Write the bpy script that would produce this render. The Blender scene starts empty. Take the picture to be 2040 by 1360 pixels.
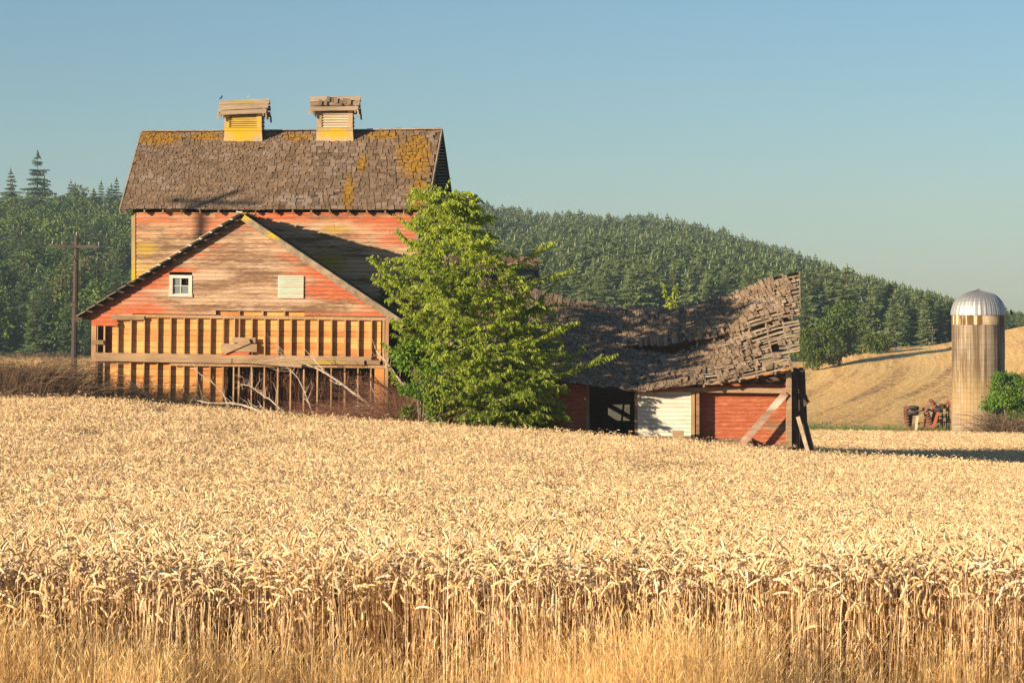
import bpy, math, random
import numpy as np
from mathutils import Vector, Matrix, noise as mnoise

# ------------------------------------------------------------------ camera, light, exposure
sc = bpy.context.scene
COL = sc.collection
FPX = 5400.0                      # focal length in photo pixels (2040 wide)
EYE = 2.26
cam_d = bpy.data.cameras.new('camera')
cam_d.sensor_width = 36.0
cam_d.lens = FPX / 2040.0 * 36.0
cam_d.clip_start = 0.1
cam_d.clip_end = 6000.0
cam_d.shift_y = -(680 - 640) / 2040.0
cam = bpy.data.objects.new('camera', cam_d)
COL.objects.link(cam)
cam.location = (0, 0, EYE)
cam.rotation_euler = (math.radians(90), 0, 0)
sc.camera = cam

SUN_AZ = math.radians(52.0)       # left of straight behind the camera
SUN_EL = math.radians(11.5)
sun_dir = Vector((-math.sin(SUN_AZ) * math.cos(SUN_EL), -math.cos(SUN_AZ) * math.cos(SUN_EL), math.sin(SUN_EL)))
world = bpy.data.worlds.new('World')
sc.world = world
world.use_nodes = True
wt = world.node_tree
wt.nodes.clear()
sky = wt.nodes.new('ShaderNodeTexSky')
sky.sky_type = 'NISHITA'
sky.sun_disc = False
sky.sun_elevation = SUN_EL
sky.sun_rotation = math.atan2(sun_dir.x, sun_dir.y)
sky.altitude = 100
sky.air_density = 1.0
sky.dust_density = 0.3
sky.ozone_density = 3.7
bg = wt.nodes.new('ShaderNodeBackground')
bg.inputs[1].default_value = 0.063
wo = wt.nodes.new('ShaderNodeOutputWorld')
wt.links.new(sky.outputs[0], bg.inputs[0])
wt.links.new(bg.outputs[0], wo.inputs[0])

sun_l = bpy.data.lights.new('sun', 'SUN')
sun_l.energy = 5.0
sun_l.angle = math.radians(0.55)
sun_l.color = (1.0, 0.83, 0.60)
sun = bpy.data.objects.new('sun', sun_l)
COL.objects.link(sun)
sun.rotation_euler = (-sun_dir).to_track_quat('-Z', 'Y').to_euler()

sc.view_settings.view_transform = 'Standard'
sc.view_settings.look = 'None'
sc.view_settings.gamma = 1.0
sc.view_settings.use_curve_mapping = False
sc.view_settings.exposure = 1.0
sc.cycles.max_bounces = 5
sc.cycles.diffuse_bounces = 4
sc.cycles.glossy_bounces = 2
sc.cycles.transmission_bounces = 3
sc.cycles.transparent_max_bounces = 8
sc.cycles.volume_bounces = 0
sc.cycles.use_denoising = True
sc.cycles.use_adaptive_sampling = False
sc.cycles.denoising_prefilter = 'ACCURATE'
sc.cycles.sample_clamp_indirect = 6.0

# ------------------------------------------------------------------ helpers: meshes
rng = random.Random(7)
nrng = np.random.default_rng(7)

def rnd(a, b):
    return rng.uniform(a, b)

class MB:
    """collects verts / faces of one mesh"""
    def __init__(self):
        self.v = []
        self.f = []
        self.c = []               # one value per vertex
    def box(self, x0, x1, y0, y1, z0, z1, c=0.0, M=None):
        b = len(self.v)
        p = [(x0, y0, z0), (x1, y0, z0), (x1, y1, z0), (x0, y1, z0), (x0, y0, z1), (x1, y0, z1), (x1, y1, z1), (x0, y1, z1)]
        if M is not None:
            p = [tuple(M @ Vector(q)) for q in p]
        self.v += p
        self.c += [c] * 8
        self.f += [(b, b+3, b+2, b+1), (b+4, b+5, b+6, b+7), (b, b+1, b+5, b+4), (b+1, b+2, b+6, b+5), (b+2, b+3, b+7, b+6), (b+3, b, b+4, b+7)]
        return self
    def hexa(self, p, c=0.0):
        """eight corners: bottom loop (4), top loop (4)"""
        b = len(self.v)
        self.v += [tuple(q) for q in p]
        self.c += [c] * 8
        self.f += [(b, b+3, b+2, b+1), (b+4, b+5, b+6, b+7), (b, b+1, b+5, b+4), (b+1, b+2, b+6, b+5), (b+2, b+3, b+7, b+6), (b+3, b, b+4, b+7)]
        return self
    def quad(self, a, b_, c_, d, c=0.0):
        b = len(self.v)
        self.v += [tuple(a), tuple(b_), tuple(c_), tuple(d)]
        self.c += [c] * 4
        self.f.append((b, b+1, b+2, b+3))
        return self
    def tri(self, a, b_, c_, c=0.0):
        b = len(self.v)
        self.v += [tuple(a), tuple(b_), tuple(c_)]
        self.c += [c] * 3
        self.f.append((b, b+1, b+2))
        return self
    def tube(self, path, radii, n=4, c=0.0, cap=True):
        b = len(self.v)
        m = len(path)
        P = [Vector(p) for p in path]
        if not hasattr(radii, '__len__'):
            radii = [radii] * m
        ref = None
        for i in range(m):
            t = (P[min(i+1, m-1)] - P[max(i-1, 0)])
            if t.length < 1e-9:
                t = Vector((0, 0, 1))
            t.normalize()
            if ref is None:
                ref = t.orthogonal().normalized()
            else:
                ref = (ref - t * ref.dot(t))
                ref = ref.normalized() if ref.length > 1e-6 else t.orthogonal().normalized()
            s = t.cross(ref)
            for k in range(n):
                a = 2 * math.pi * k / n
                self.v.append(tuple(P[i] + (ref * math.cos(a) + s * math.sin(a)) * radii[i]))
                self.c.append(c)
        for i in range(m - 1):
            for k in range(n):
                k2 = (k + 1) % n
                self.f.append((b + i*n + k, b + i*n + k2, b + (i+1)*n + k2, b + (i+1)*n + k))
        if cap:
            self.f.append(tuple(b + k for k in reversed(range(n))))
            self.f.append(tuple(b + (m-1)*n + k for k in range(n)))
        return self
    def ring(self, center, axis, R, r, n=24, k=5, c=0.0):
        ax = Vector(axis).normalized()
        u = ax.orthogonal().normalized()
        w = ax.cross(u)
        b = len(self.v)
        C = Vector(center)
        for i in range(n):
            a = 2*math.pi*i/n
            d = u*math.cos(a) + w*math.sin(a)
            for j in range(k):
                q = 2*math.pi*j/k
                self.v.append(tuple(C + d*(R + r*math.cos(q)) + ax*(r*math.sin(q))))
                self.c.append(c)
        for i in range(n):
            for j in range(k):
                i2, j2 = (i+1) % n, (j+1) % k
                self.f.append((b+i*k+j, b+i2*k+j, b+i2*k+j2, b+i*k+j2))
        return self
    def disc(self, center, axis, R, th, n=14, c=0.0):
        ax = Vector(axis).normalized()
        u = ax.orthogonal().normalized(); w = ax.cross(u); C = Vector(center)
        b = len(self.v)
        for s in (-1, 1):
            for i in range(n):
                a = 2*math.pi*i/n
                self.v.append(tuple(C + (u*math.cos(a)+w*math.sin(a))*R*(1 if s > 0 else .98) + ax*th*s*.5))
                self.c.append(c)
        self.f.append(tuple(b+i for i in reversed(range(n))))
        self.f.append(tuple(b+n+i for i in range(n)))
        for i in range(n):
            i2 = (i+1) % n
            self.f.append((b+i, b+i2, b+n+i2, b+n+i))
        return self
    def mesh(self, name, smooth=False):
        me = bpy.data.meshes.new(name)
        me.from_pydata(self.v, [], self.f)
        if any(self.c):
            at = me.attributes.new('tone', 'FLOAT', 'POINT')
            at.data.foreach_set('value', np.array(self.c, dtype=np.float32))
        if smooth:
            me.polygons.foreach_set('use_smooth', [True] * len(me.polygons))
        me.update()
        return me

def link(name, data, mat=None, parent=None):
    o = bpy.data.objects.new(name, data)
    COL.objects.link(o)
    if mat is not None and data is not None:
        if len(data.materials) == 0:
            data.materials.append(mat)
    if parent is not None:
        o.parent = parent
    return o

def part(name, mb, mat, parent, smooth=False):
    return link(name, mb.mesh(name, smooth), mat, parent)

def tag(o, label=None, cat=None, group=None, kind=None):
    if label: o['label'] = label
    if cat: o['category'] = cat
    if group: o['group'] = group
    if kind: o['kind'] = kind
    return o

def empty(name, loc=(0, 0, 0)):
    o = bpy.data.objects.new(name, None)
    COL.objects.link(o)
    o.location = loc
    o.empty_display_size = 0.3
    return o

def copy_tree(o, parent=None):
    c = o.copy()
    COL.objects.link(c)
    c.parent = parent
    for ch in o.children:
        copy_tree(ch, c)
    return c

def np_mesh(name, V, F, tone=None, smooth=False):
    """V (n,3), F (m,k) with constant k"""
    me = bpy.data.meshes.new(name)
    V = np.ascontiguousarray(V, dtype=np.float32); F = np.ascontiguousarray(F, dtype=np.int32)
    me.vertices.add(len(V)); me.vertices.foreach_set('co', V.ravel())
    k = F.shape[1]
    me.loops.add(F.size); me.loops.foreach_set('vertex_index', F.ravel())
    me.polygons.add(len(F))
    me.polygons.foreach_set('loop_start', np.arange(0, F.size, k, dtype=np.int32))
    me.polygons.foreach_set('loop_total', np.full(len(F), k, dtype=np.int32))
    me.polygons.foreach_set('use_smooth', np.full(len(F), bool(smooth)))
    if tone is not None:
        at = me.attributes.new('tone', 'FLOAT', 'POINT')
        at.data.foreach_set('value', np.ascontiguousarray(tone, dtype=np.float32))
    me.update(calc_edges=True)
    return me

# ------------------------------------------------------------------ helpers: materials
class NT:
    def __init__(self, name, rough=0.85, spec=0.2):
        self.m = bpy.data.materials.new(name)
        self.m.use_nodes = True
        self.t = self.m.node_tree
        self.t.nodes.clear()
        self.out = self.t.nodes.new('ShaderNodeOutputMaterial')
        self.b = self.t.nodes.new('ShaderNodeBsdfPrincipled')
        self.b.inputs['Roughness'].default_value = rough
        self.b.inputs['Specular IOR Level'].default_value = spec
        self.t.links.new(self.b.outputs[0], self.out.inputs[0])
        self._geo = None
    def n(self, t): return self.t.nodes.new(t)
    def put(self, sock, val):
        if isinstance(val, bpy.types.NodeSocket): self.t.links.new(val, sock)
        elif isinstance(val, (tuple, list)) and len(val) == 3 and sock.type == 'RGBA': sock.default_value = (*val, 1)
        else: sock.default_value = val
    def geo(self):
        if self._geo is None: self._geo = self.n('ShaderNodeNewGeometry')
        return self._geo
    def pos(self): return self.geo().outputs['Position']
    def island(self): return self.geo().outputs['Random Per Island']
    def orand(self): return self.n('ShaderNodeObjectInfo').outputs['Random']
    def oloc(self): return self.n('ShaderNodeObjectInfo').outputs['Location']
    def ocoord(self): return self.n('ShaderNodeTexCoord').outputs['Object']
    def attr(self, name):
        a = self.n('ShaderNodeAttribute'); a.attribute_name = name
        return a.outputs['Fac']
    def vm(self, op, a, b=None):
        x = self.n('ShaderNodeVectorMath'); x.operation = op
        self.put(x.inputs[0], a)
        if b is not None: self.put(x.inputs[1], b)
        return x.outputs['Value'] if op in ('LENGTH', 'DOT_PRODUCT', 'DISTANCE') else x.outputs['Vector']
    def sc(self, v, s): return self.vm('MULTIPLY', v, s)
    def m_(self, op, a, b=0.0, clamp=False):
        x = self.n('ShaderNodeMath'); x.operation = op; x.use_clamp = clamp
        self.put(x.inputs[0], a); self.put(x.inputs[1], b)
        return x.outputs[0]
    def noise(self, v, scale=1.0, detail=3.0, rough=0.55):
        x = self.n('ShaderNodeTexNoise'); x.inputs['Scale'].default_value = scale
        x.inputs['Detail'].default_value = detail; x.inputs['Roughness'].default_value = rough
        self.put(x.inputs['Vector'], v)
        return x.outputs[0]
    def ramp(self, v, a, b, lo=0.0, hi=1.0):
        x = self.n('ShaderNodeMapRange'); x.interpolation_type = 'SMOOTHSTEP'
        self.put(x.inputs[0], v)
        for i, q in zip((1, 2, 3, 4), (a, b, lo, hi)): x.inputs[i].default_value = q
        return x.outputs[0]
    def mix(self, f, a, b, mode='MIX'):
        x = self.n('ShaderNodeMix'); x.data_type = 'RGBA'; x.blend_type = mode
        self.put(x.inputs[0], f); self.put(x.inputs[6], a); self.put(x.inputs[7], b)
        return x.outputs[2]
    def xyz(self, v):
        x = self.n('ShaderNodeSeparateXYZ'); self.put(x.inputs[0], v)
        return x.outputs
    def blob(self, v, c, r):
        """1 at c falling to 0 at distance r (r per axis)"""
        d = self.vm('MULTIPLY', self.vm('SUBTRACT', v, c), tuple(1.0 / q for q in r))
        return self.ramp(self.vm('LENGTH', d), 1.0, 0.0)
    def bump(self, h, strength=0.4, dist=0.01):
        x = self.n('ShaderNodeBump'); x.inputs['Strength'].default_value = strength
        x.inputs['Distance'].default_value = dist
        self.put(x.inputs['Height'], h)
        self.t.links.new(x.outputs[0], self.b.inputs['Normal'])
    def color(self, c):
        self.put(self.b.inputs['Base Color'], c); return self
    def translucent(self, c, f):
        tr = self.n('ShaderNodeBsdfTranslucent'); self.put(tr.inputs[0], c)
        mx = self.n('ShaderNodeMixShader'); mx.inputs[0].default_value = f
        self.t.links.new(self.b.outputs[0], mx.inputs[1]); self.t.links.new(tr.outputs[0], mx.inputs[2])
        self.t.links.new(mx.outputs[0], self.out.inputs[0]); return self

def flat_y(t, p):
    """position without its depth, for blobs on a facade"""
    return t.sc(p, (1, 0, 1))

def m_wood(name, dark, light, grain=(2.0, 2.0, 30.0), lichen=None, lich_col=(.50, .34, .03), var=0.5, rough=.9):
    t = NT(name, rough)
    p = t.pos()
    g = t.noise(t.sc(p, grain), 1.0, 4, .65)
    big = t.noise(p, .9, 3)
    r = t.orand(); i = t.island()
    f = t.m_('ADD', t.m_('MULTIPLY', t.ramp(g, .25, .75), .55), t.m_('MULTIPLY', t.ramp(big, .3, .7), .35))
    rr = t.m_('FRACT', t.m_('ADD', r, i))
    f = t.m_('ADD', f, t.m_('MULTIPLY', t.m_('SUBTRACT', rr, .5), var), clamp=True)
    c = t.mix(f, dark, light)
    if lichen:
        msk = None
        for (cc, rr_) in lichen:
            b = t.blob(flat_y(t, p), cc, rr_)
            msk = b if msk is None else t.m_('MAXIMUM', msk, b)
        n2 = t.noise(t.sc(p, (2.2, 3, 3)), 1.6, 6, .8)
        msk = t.ramp(t.m_('ADD', t.m_('MULTIPLY', msk, .42), t.m_('MULTIPLY', n2, 1.0)), .62, .88)
        c = t.mix(msk, c, lich_col)
    t.color(c)
    t.bump(g, .5, .006)
    return t.m

def m_siding(name, wear, lichen=(), red=(.52, .115, .042), base=.5, wood_d=(.20, .115, .065), wood_l=(.47, .32, .20)):
    """red paint worn off horizontal boards; wear = blobs where more wood shows"""
    t = NT(name, .85)
    p = t.pos(); pf = flat_y(t, p)
    r = t.orand()
    off = t.vm('ADD', p, t.vm('MULTIPLY', t.oloc(), (0, 0, 0)))
    n1 = t.noise(t.sc(p, (.5, .5, 2.6)), 1.0, 7, .75)
    n2 = t.noise(t.sc(p, (3.5, 2, 26)), 1.0, 4, .7)
    n3 = t.noise(t.sc(p, (14, 5, 60)), 1.0, 3, .6)
    w = None
    for (cc, rr, amt) in wear:
        b = t.m_('MULTIPLY', t.blob(pf, cc, rr), amt)
        w = b if w is None else t.m_('ADD', w, b)
    k = t.m_('ADD', t.m_('MULTIPLY', n1, 1.0), t.m_('MULTIPLY', n2, .70))
    k = t.m_('ADD', k, t.m_('MULTIPLY', t.m_('SUBTRACT', r, .5), .20))
    k = t.m_('SUBTRACT', k, w) if w is not None else k
    paint = t.ramp(k, base, base + .34)
    wood = t.mix(t.ramp(t.m_('ADD', n2, t.m_('MULTIPLY', t.m_('SUBTRACT', t.noise(t.sc(p, (.4, .4, 3.1)), 1.0, 2), .5), 1.4)), .25, .75), wood_d, wood_l)
    redv = t.mix(t.ramp(n3, .3, .75), tuple(q * .78 for q in red), red)
    redv = t.mix(t.m_('MULTIPLY', t.ramp(n2, .42, .75), .55), redv, (.68, .30, .17))
    c = t.mix(paint, wood, redv)
    if lichen:
        msk = None
        for (cc, rr_) in lichen:
            b = t.blob(pf, cc, rr_)
            msk = b if msk is None else t.m_('MAXIMUM', msk, b)
        n5 = t.noise(t.sc(p, (1.3, 1, 5)), 1.0, 6, .8)
        msk = t.ramp(t.m_('ADD', t.m_('MULTIPLY', msk, .46), t.m_('MULTIPLY', n5, 1.0)), .60, .95)
        c = t.mix(t.m_('MULTIPLY', msk, .8), c, (.46, .29, .04))
    t.color(c)
    t.bump(t.m_('ADD', n2, t.m_('MULTIPLY', n3, .5)), .45, .005)
    return t.m

def m_shingle(name, dark, light, lichen=(), pale=(.40, .33, .29)):
    t = NT(name, .92)
    p = t.pos()
    rr = t.m_('FRACT', t.m_('ADD', t.orand(), t.island()))
    g = t.noise(t.sc(p, (28, 3, 3)), 1.0, 4, .65)
    big = t.noise(p, .75, 4)
    f = t.m_('ADD', t.m_('MULTIPLY', t.ramp(g, .25, .75), .4), t.m_('MULTIPLY', rr, .45), clamp=True)
    c = t.mix(f, dark, light)
    c = t.mix(t.m_('MULTIPLY', t.ramp(t.m_('ADD', big, t.m_('MULTIPLY', rr, .2)), .62, .85), .4), c, pale)
    c = t.mix(t.m_('MULTIPLY', t.ramp(t.noise(p, 2.2, 5, .7), .55, .75), .45), c, (.10, .065, .035))
    if lichen:
        msk = None
        pf = flat_y(t, p)
        for (cc, rr_) in lichen:
            b = t.blob(pf, cc, rr_)
            msk = b if msk is None else t.m_('MAXIMUM', msk, b)
        n2 = t.noise(p, 2.6, 6, .8)
        msk = t.ramp(t.m_('ADD', t.m_('MULTIPLY', msk, .50), t.m_('MULTIPLY', n2, 1.0)), .62, .86)
        moss = t.mix(t.ramp(t.noise(p, 7, 3), .35, .65), (.20, .095, .015), (.44, .23, .02))
        c = t.mix(t.m_('MULTIPLY', msk, .9), c, moss)
    t.color(c)
    t.bump(g, .6, .008)
    return t.m

def m_plain(name, c, rough=.8, metal=0.0, nscale=6.0, var=.25, spec=.3):
    t = NT(name, rough, spec)
    n = t.noise(t.pos(), nscale, 4, .65)
    rr = t.m_('FRACT', t.m_('ADD', t.orand(), t.island()))
    f = t.m_('ADD', t.m_('MULTIPLY', n, .7), t.m_('MULTIPLY', rr, .4))
    t.color(t.mix(t.ramp(f, .2, .9), tuple(q * (1 - var) for q in c), tuple(min(1, q * (1 + var)) for q in c)))
    t.b.inputs['Metallic'].default_value = metal
    return t.m

def m_leaf(name, dark, light, trans=.35, obj=False, warm=None):
    t = NT(name, .55, .35)
    a = t.attr('tone')
    if obj:
        a = t.m_('ADD', t.m_('MULTIPLY', a, .7), t.m_('MULTIPLY', t.orand(), .45), clamp=True)
    c = t.mix(a, dark, light)
    if warm:
        c = t.mix(t.ramp(t.noise(t.oloc() if obj else t.pos(), .35 if not obj else 3.1, 2), .55, .75), c, warm)
    t.color(c)
    t.translucent(c, trans)
    return t.m

# ------------------------------------------------------------------ terrain
def bearing(X, Y):
    return 1020.0 + X / max(Y, 1e-3) * FPX

T80x = [-25, -15, -12, -6.2, 0, 5.6, 8.6, 15, 25]
T80z = [-.85, -.94, -1.01, -1.5, -1.87, -2.27, -2.6, -2.97, -3.3]
ROWS = [
    (105, [0, 300, 700, 1020, 1480, 1790, 2300], [-1.15, -1.2, -1.8, -2.5, -3.7, -4.05, -4.35]),
    (190, [0, 300, 1020, 1450, 2040, 2700], [-1.9, -2.0, -4.5, -6.3, -6.5, -6.4]),
    (207, [0, 300, 1020, 1500, 2040, 2700], [-2.0, -2.2, -4.6, -5.75, -5.75, -5.4]),
    (330, [0, 300, 1020, 1600, 1720, 1880, 2040, 2300], [-2.3, -2.3, -1.6, -2.75, -1.2, -.4, 1.65, 3.5]),
]
RIDGE_A = [-200, 0, 300, 600, 950, 1050, 1200, 1300, 1400, 1500, 1600, 1700, 1800, 1900, 2000, 2200]
RIDGE_Z = [24, 23.5, 23.5, 25, 29.6, 27.6, 27.1, 26, 23.2, 18.4, 13.7, 7.4, 3.5, -1.2, -4.8, -5.2]

def ridge_dist(a):
    return float(np.interp(a, [300, 1000], [620, 850]))

def ground(X, Y):
    if Y <= 82:
        w = float(np.interp(Y, [0, 15, 25, 35, 45, 60, 80], [0, 0, .35, .58, .77, .93, 1]))
        w2 = float(np.interp(Y, [0, 10, 80], [0, 0, 1]))
        return -1.87 * w + (float(np.interp(X, T80x, T80z)) + 1.87) * w2
    a = bearing(X, Y)
    R = ridge_dist(a)
    Xs = (a - 1020) * 82 / FPX
    ys = [82] + [r[0] for r in ROWS] + [R, R + 500, 3000]
    zr = float(np.interp(a, RIDGE_A, RIDGE_Z))
    zs = [float(np.interp(Xs, T80x, T80z))] + [float(np.interp(a, r[1], r[2])) for r in ROWS] + [zr, zr - 28, zr - 30]
    return float(np.interp(Y, ys, zs))

def m_ground():
    mats = []
    t = NT('field_soil', .95)
    n = t.noise(t.pos(), 6, 5, .7)
    t.color(t.mix(n, (.22, .13, .06), (.46, .31, .15))); t.bump(n, .6, .03)
    mats.append(t.m)
    t = NT('dry_grass_ground', .95)
    p = t.pos(); n = t.noise(t.sc(p, (.25, .05, .25)), 1, 6, .7); n2 = t.noise(p, 3, 4)
    t.color(t.mix(t.ramp(t.m_('ADD', n, t.m_('MULTIPLY', t.m_('SUBTRACT', n2, .5), .5)), .3, .7), (.16, .125, .05), (.34, .26, .115))); t.bump(n2, .8, .1)
    mats.append(t.m)
    t = NT('stubble_ground', .95)
    p = t.pos()
    q = t.xyz(p)
    wob = t.noise(t.sc(p, (.006, .008, 0)), 1, 0)
    u = t.m_('ADD', t.m_('SUBTRACT', q[0], t.m_('MULTIPLY', q[1], .20)), t.m_('MULTIPLY', wob, 22))
    cv = t.n('ShaderNodeCombineXYZ'); t.put(cv.inputs[0], u); t.put(cv.inputs[1], t.m_('MULTIPLY', q[1], .03))
    s1 = t.noise(cv.outputs[0], .28, 3, .6)
    s2 = t.noise(cv.outputs[0], 1.6, 3, .6)
    big = t.noise(t.sc(p, (.05, .03, 0)), 1, 4)
    fine = t.noise(t.sc(p, (1.2, .5, 1)), 1, 5, .75)
    f = t.m_('ADD', t.m_('MULTIPLY', s1, .6), t.m_('MULTIPLY', s2, .5))
    f = t.m_('ADD', f, t.m_('MULTIPLY', big, .4))
    c = t.mix(t.ramp(f, .5, .95), (.70, .37, .10), (1.0, .64, .23))
    c = t.mix(t.m_('MULTIPLY', t.ramp(t.m_('ADD', t.m_('MULTIPLY', s1, 1.0), t.m_('MULTIPLY', fine, .6)), .80, .60), .85), c, (.26, .14, .07))
    c = t.mix(t.m_('MULTIPLY', t.ramp(fine, .35, .7), .45), c, (.88, .56, .22))
    t.color(c); t.bump(t.m_('ADD', fine, t.m_('MULTIPLY', s2, .4)), 1.0, .22)
    mats.append(t.m)
    t = NT('forest_floor', .95)
    n = t.noise(t.pos(), .2, 5)
    t.color(t.mix(n, (.015, .02, .01), (.05, .055, .02)))
    mats.append(t.m)
    return mats

xs = sorted(set([-1200, -900, -650, -450, -320] + [x for x in range(-220, 221, 10)] + [x for x in range(-70, 71, 2)] + [320, 450, 650, 900, 1200]))
ys = sorted(set([-60, -20, -5, 0, 5] + list(range(8, 120, 2)) + list(range(120, 340, 5)) + list(range(340, 900, 14)) + [950, 1050, 1200, 1350, 1700, 2100]))
V = []
for y in ys:
    for x in xs:
        z = ground(x, y)
        if y > 120:
            z += .25 * (mnoise.noise(Vector((x * .05, y * .05, 0)))) * min(1, (y - 120) / 60)
        V.append((x, y, z))
nx = len(xs)
F = []; MI = []
for j in range(len(ys) - 1):
    for i in range(nx - 1):
        F.append((j*nx+i, j*nx+i+1, (j+1)*nx+i+1, (j+1)*nx+i))
        cx = (xs[i] + xs[i+1]) / 2; cy = (ys[j] + ys[j+1]) / 2
        a = bearing(cx, cy)
        if cy < 84: MI.append(0)
        elif cy > 332: MI.append(3 if cy < 1000 else 1)
        elif a > 1380 and cy > 196: MI.append(2)
        elif a > 1380: MI.append(0)
        else: MI.append(1)
gm = np_mesh('ground', np.array(V), np.array(F), smooth=True)
for m in m_ground(): gm.materials.append(m)
gm.polygons.foreach_set('material_index', np.array(MI, dtype=np.int32))
tag(link('ground', gm), kind='structure')

# ------------------------------------------------------------------ wheat (geometry nodes instances of small patches)
def ear_rings(n):
    return [(.0, .25), (.1, .8)] + [(.1 + .8 * (k + 1) / n, (1.0 if k % 2 == 0 else .72) * (1 - .35 * (k / n) ** 2)) for k in range(n)] + [(1.0, .1)]

def wheat_patch(name, seed, nplants, rad, lod):
    r = random.Random(seed)
    mb = MB()
    for _ in range(nplants):
        a = r.uniform(0, 2*math.pi); q = rad * math.sqrt(r.random())
        x, y = q*math.cos(a), q*math.sin(a)
        h = r.gauss(.80, .07)
        la = r.uniform(0, 2*math.pi); ln = abs(r.gauss(0, .07)) if r.random() > .07 else r.uniform(.25, .7)
        if ln > .24: h *= 1 - .45 * ln
        nod = min(max(r.gauss(36, 20) if r.random() < .35 else r.gauss(118, 32), 6), 176) * math.pi / 180
        na = la + r.gauss(0, .8) if r.random() < .5 else r.gauss(-.3, 1.2)
        tone = min(max(r.gauss(.5, .28), .02), 1)
        top = Vector((x + math.cos(la)*ln*h, y + math.sin(la)*ln*h, h))
        nd = Vector((math.cos(na), math.sin(na), 0))
        # stem
        z0 = 0 if lod < 2 else h*.45
        base = Vector((x, y, 0)).lerp(top, z0 / h)
        mid = base.lerp(top, .5) - Vector((math.cos(la), math.sin(la), 0)) * ln * .12
        path = [base, mid, top]
        d = Vector((math.cos(la)*ln, math.sin(la)*ln, 1)).normalized()
        neck = r.uniform(.05, .12) * (nod / 1.6)
        steps = 3 if lod == 0 else 2
        cur = top.copy()
        ang = 0
        for s in range(steps):
            ang = nod * (s + 1) / (steps + .6)
            dv = (Vector((0, 0, 1)) * math.cos(ang) + nd * math.sin(ang)).normalized()
            cur = cur + dv * neck / steps
            path.append(cur.copy())
        mb.tube(path, [.0028, .0024, .0019] + [.0014]*steps, 3, .25 + tone * .6, cap=False)
        # ear
        L = r.uniform(.07, .105); W = r.uniform(.0080, .0108)
        if lod == 2: W *= 1.25; L *= 1.1
        rings = ear_rings(8 if lod == 0 else (3 if lod == 1 else 1))
        nside = 4 if lod == 0 else 3
        pts = []; rad_ = []
        p0 = cur.copy(); last = 0
        for (tt, rr) in rings:
            an = ang + (nod - ang) * tt + .42 * tt * tt
            dv = (Vector((0, 0, 1)) * math.cos(an) + nd * math.sin(an))
            p0 = p0 + dv * (tt - last) * L; last = tt
            pts.append(p0.copy()); rad_.append(W * rr)
        mb.tube(pts, rad_, nside, .22 + tone * .68, cap=False)
        # dry leaves
        if lod < 2:
            for _k in range(2 if lod == 0 else 1):
                if r.random() < .8:
                    lz = r.uniform(.25, .85)
                    b0 = Vector((x, y, 0)).lerp(top, lz)
                    aa = r.uniform(0, 2*math.pi); dd = Vector((math.cos(aa), math.sin(aa), 0))
                    ll = r.uniform(.10, .22); w = Vector((-dd.y, dd.x, 0)) * .0042
                    up = r.uniform(.1, .9)
                    p1 = b0 + dd*ll*.35 + Vector((0, 0, ll*up*.6)); p2 = b0 + dd*ll*.8 + Vector((0, 0, ll*(up*.5 - .45)))
                    c = tone * .6
                    mb.quad(b0 - w*.5, b0 + w*.5, p1 + w, p1 - w, c); mb.tri(p1 - w, p1 + w, p2, c)
    return mb.mesh(name)

def m_straw(name, d, m, l, trans=.18):
    t = NT(name, .62, .3)
    a = t.attr('tone')
    n = t.noise(t.sc(t.oloc(), (.5, .5, 0)), 1.0, 3)
    c = t.mix(t.ramp(a, 0, .5), d, m)
    c = t.mix(t.ramp(a, .5, 1), c, l)
    t.color(c); t.translucent(c, trans)
    return t.m

def scatter(name, points, rots, scales, idx, protos, label, cat):
    """one 'stuff' object: instances of the prototype meshes on points"""
    coll = bpy.data.collections.new(name + '_sources')
    for k, me in enumerate(protos):
        o = bpy.data.objects.new('%s_source_%03d' % (name, k), me)
        coll.objects.link(o)
    me = bpy.data.meshes.new(name)
    n = len(points)
    me.vertices.add(n)
    me.vertices.foreach_set('co', np.array(points, dtype=np.float32).ravel())
    at = me.attributes.new('rot', 'FLOAT_VECTOR', 'POINT'); at.data.foreach_set('vector', np.array(rots, dtype=np.float32).ravel())
    at = me.attributes.new('scl', 'FLOAT_VECTOR', 'POINT'); at.data.foreach_set('vector', np.array(scales, dtype=np.float32).ravel())
    at = me.attributes.new('pick', 'INT', 'POINT'); at.data.foreach_set('value', np.array(idx, dtype=np.int32))
    o = link(name, me)
    gt = bpy.data.node_groups.new(name + '_scatter', 'GeometryNodeTree')
    gt.interface.new_socket('Geometry', in_out='INPUT', socket_type='NodeSocketGeometry')
    gt.interface.new_socket('Geometry', in_out='OUTPUT', socket_type='NodeSocketGeometry')
    gi = gt.nodes.new('NodeGroupInput'); go = gt.nodes.new('NodeGroupOutput')
    ci = gt.nodes.new('GeometryNodeCollectionInfo'); ci.inputs[0].default_value = coll
    ci.inputs['Separate Children'].default_value = True; ci.inputs['Reset Children'].default_value = True
    ip = gt.nodes.new('GeometryNodeInstanceOnPoints'); ip.inputs['Pick Instance'].default_value = True
    def na(nm, ty):
        a = gt.nodes.new('GeometryNodeInputNamedAttribute'); a.data_type = ty; a.inputs[0].default_value = nm
        return a.outputs[0]
    L = gt.links.new
    L(gi.outputs[0], ip.inputs['Points']); L(ci.outputs[0], ip.inputs['Instance'])
    L(na('pick', 'INT'), ip.inputs['Instance Index'])
    e2r = gt.nodes.new('FunctionNodeEulerToRotation'); L(na('rot', 'FLOAT_VECTOR'), e2r.inputs[0]); L(e2r.outputs[0], ip.inputs['Rotation'])
    L(na('scl', 'FLOAT_VECTOR'), ip.inputs['Scale'])
    L(ip.outputs[0], go.inputs[0])
    md = o.modifiers.new('scatter', 'NODES'); md.node_group = gt
    tag(o, label, cat, kind='stuff')
    return o

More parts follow.
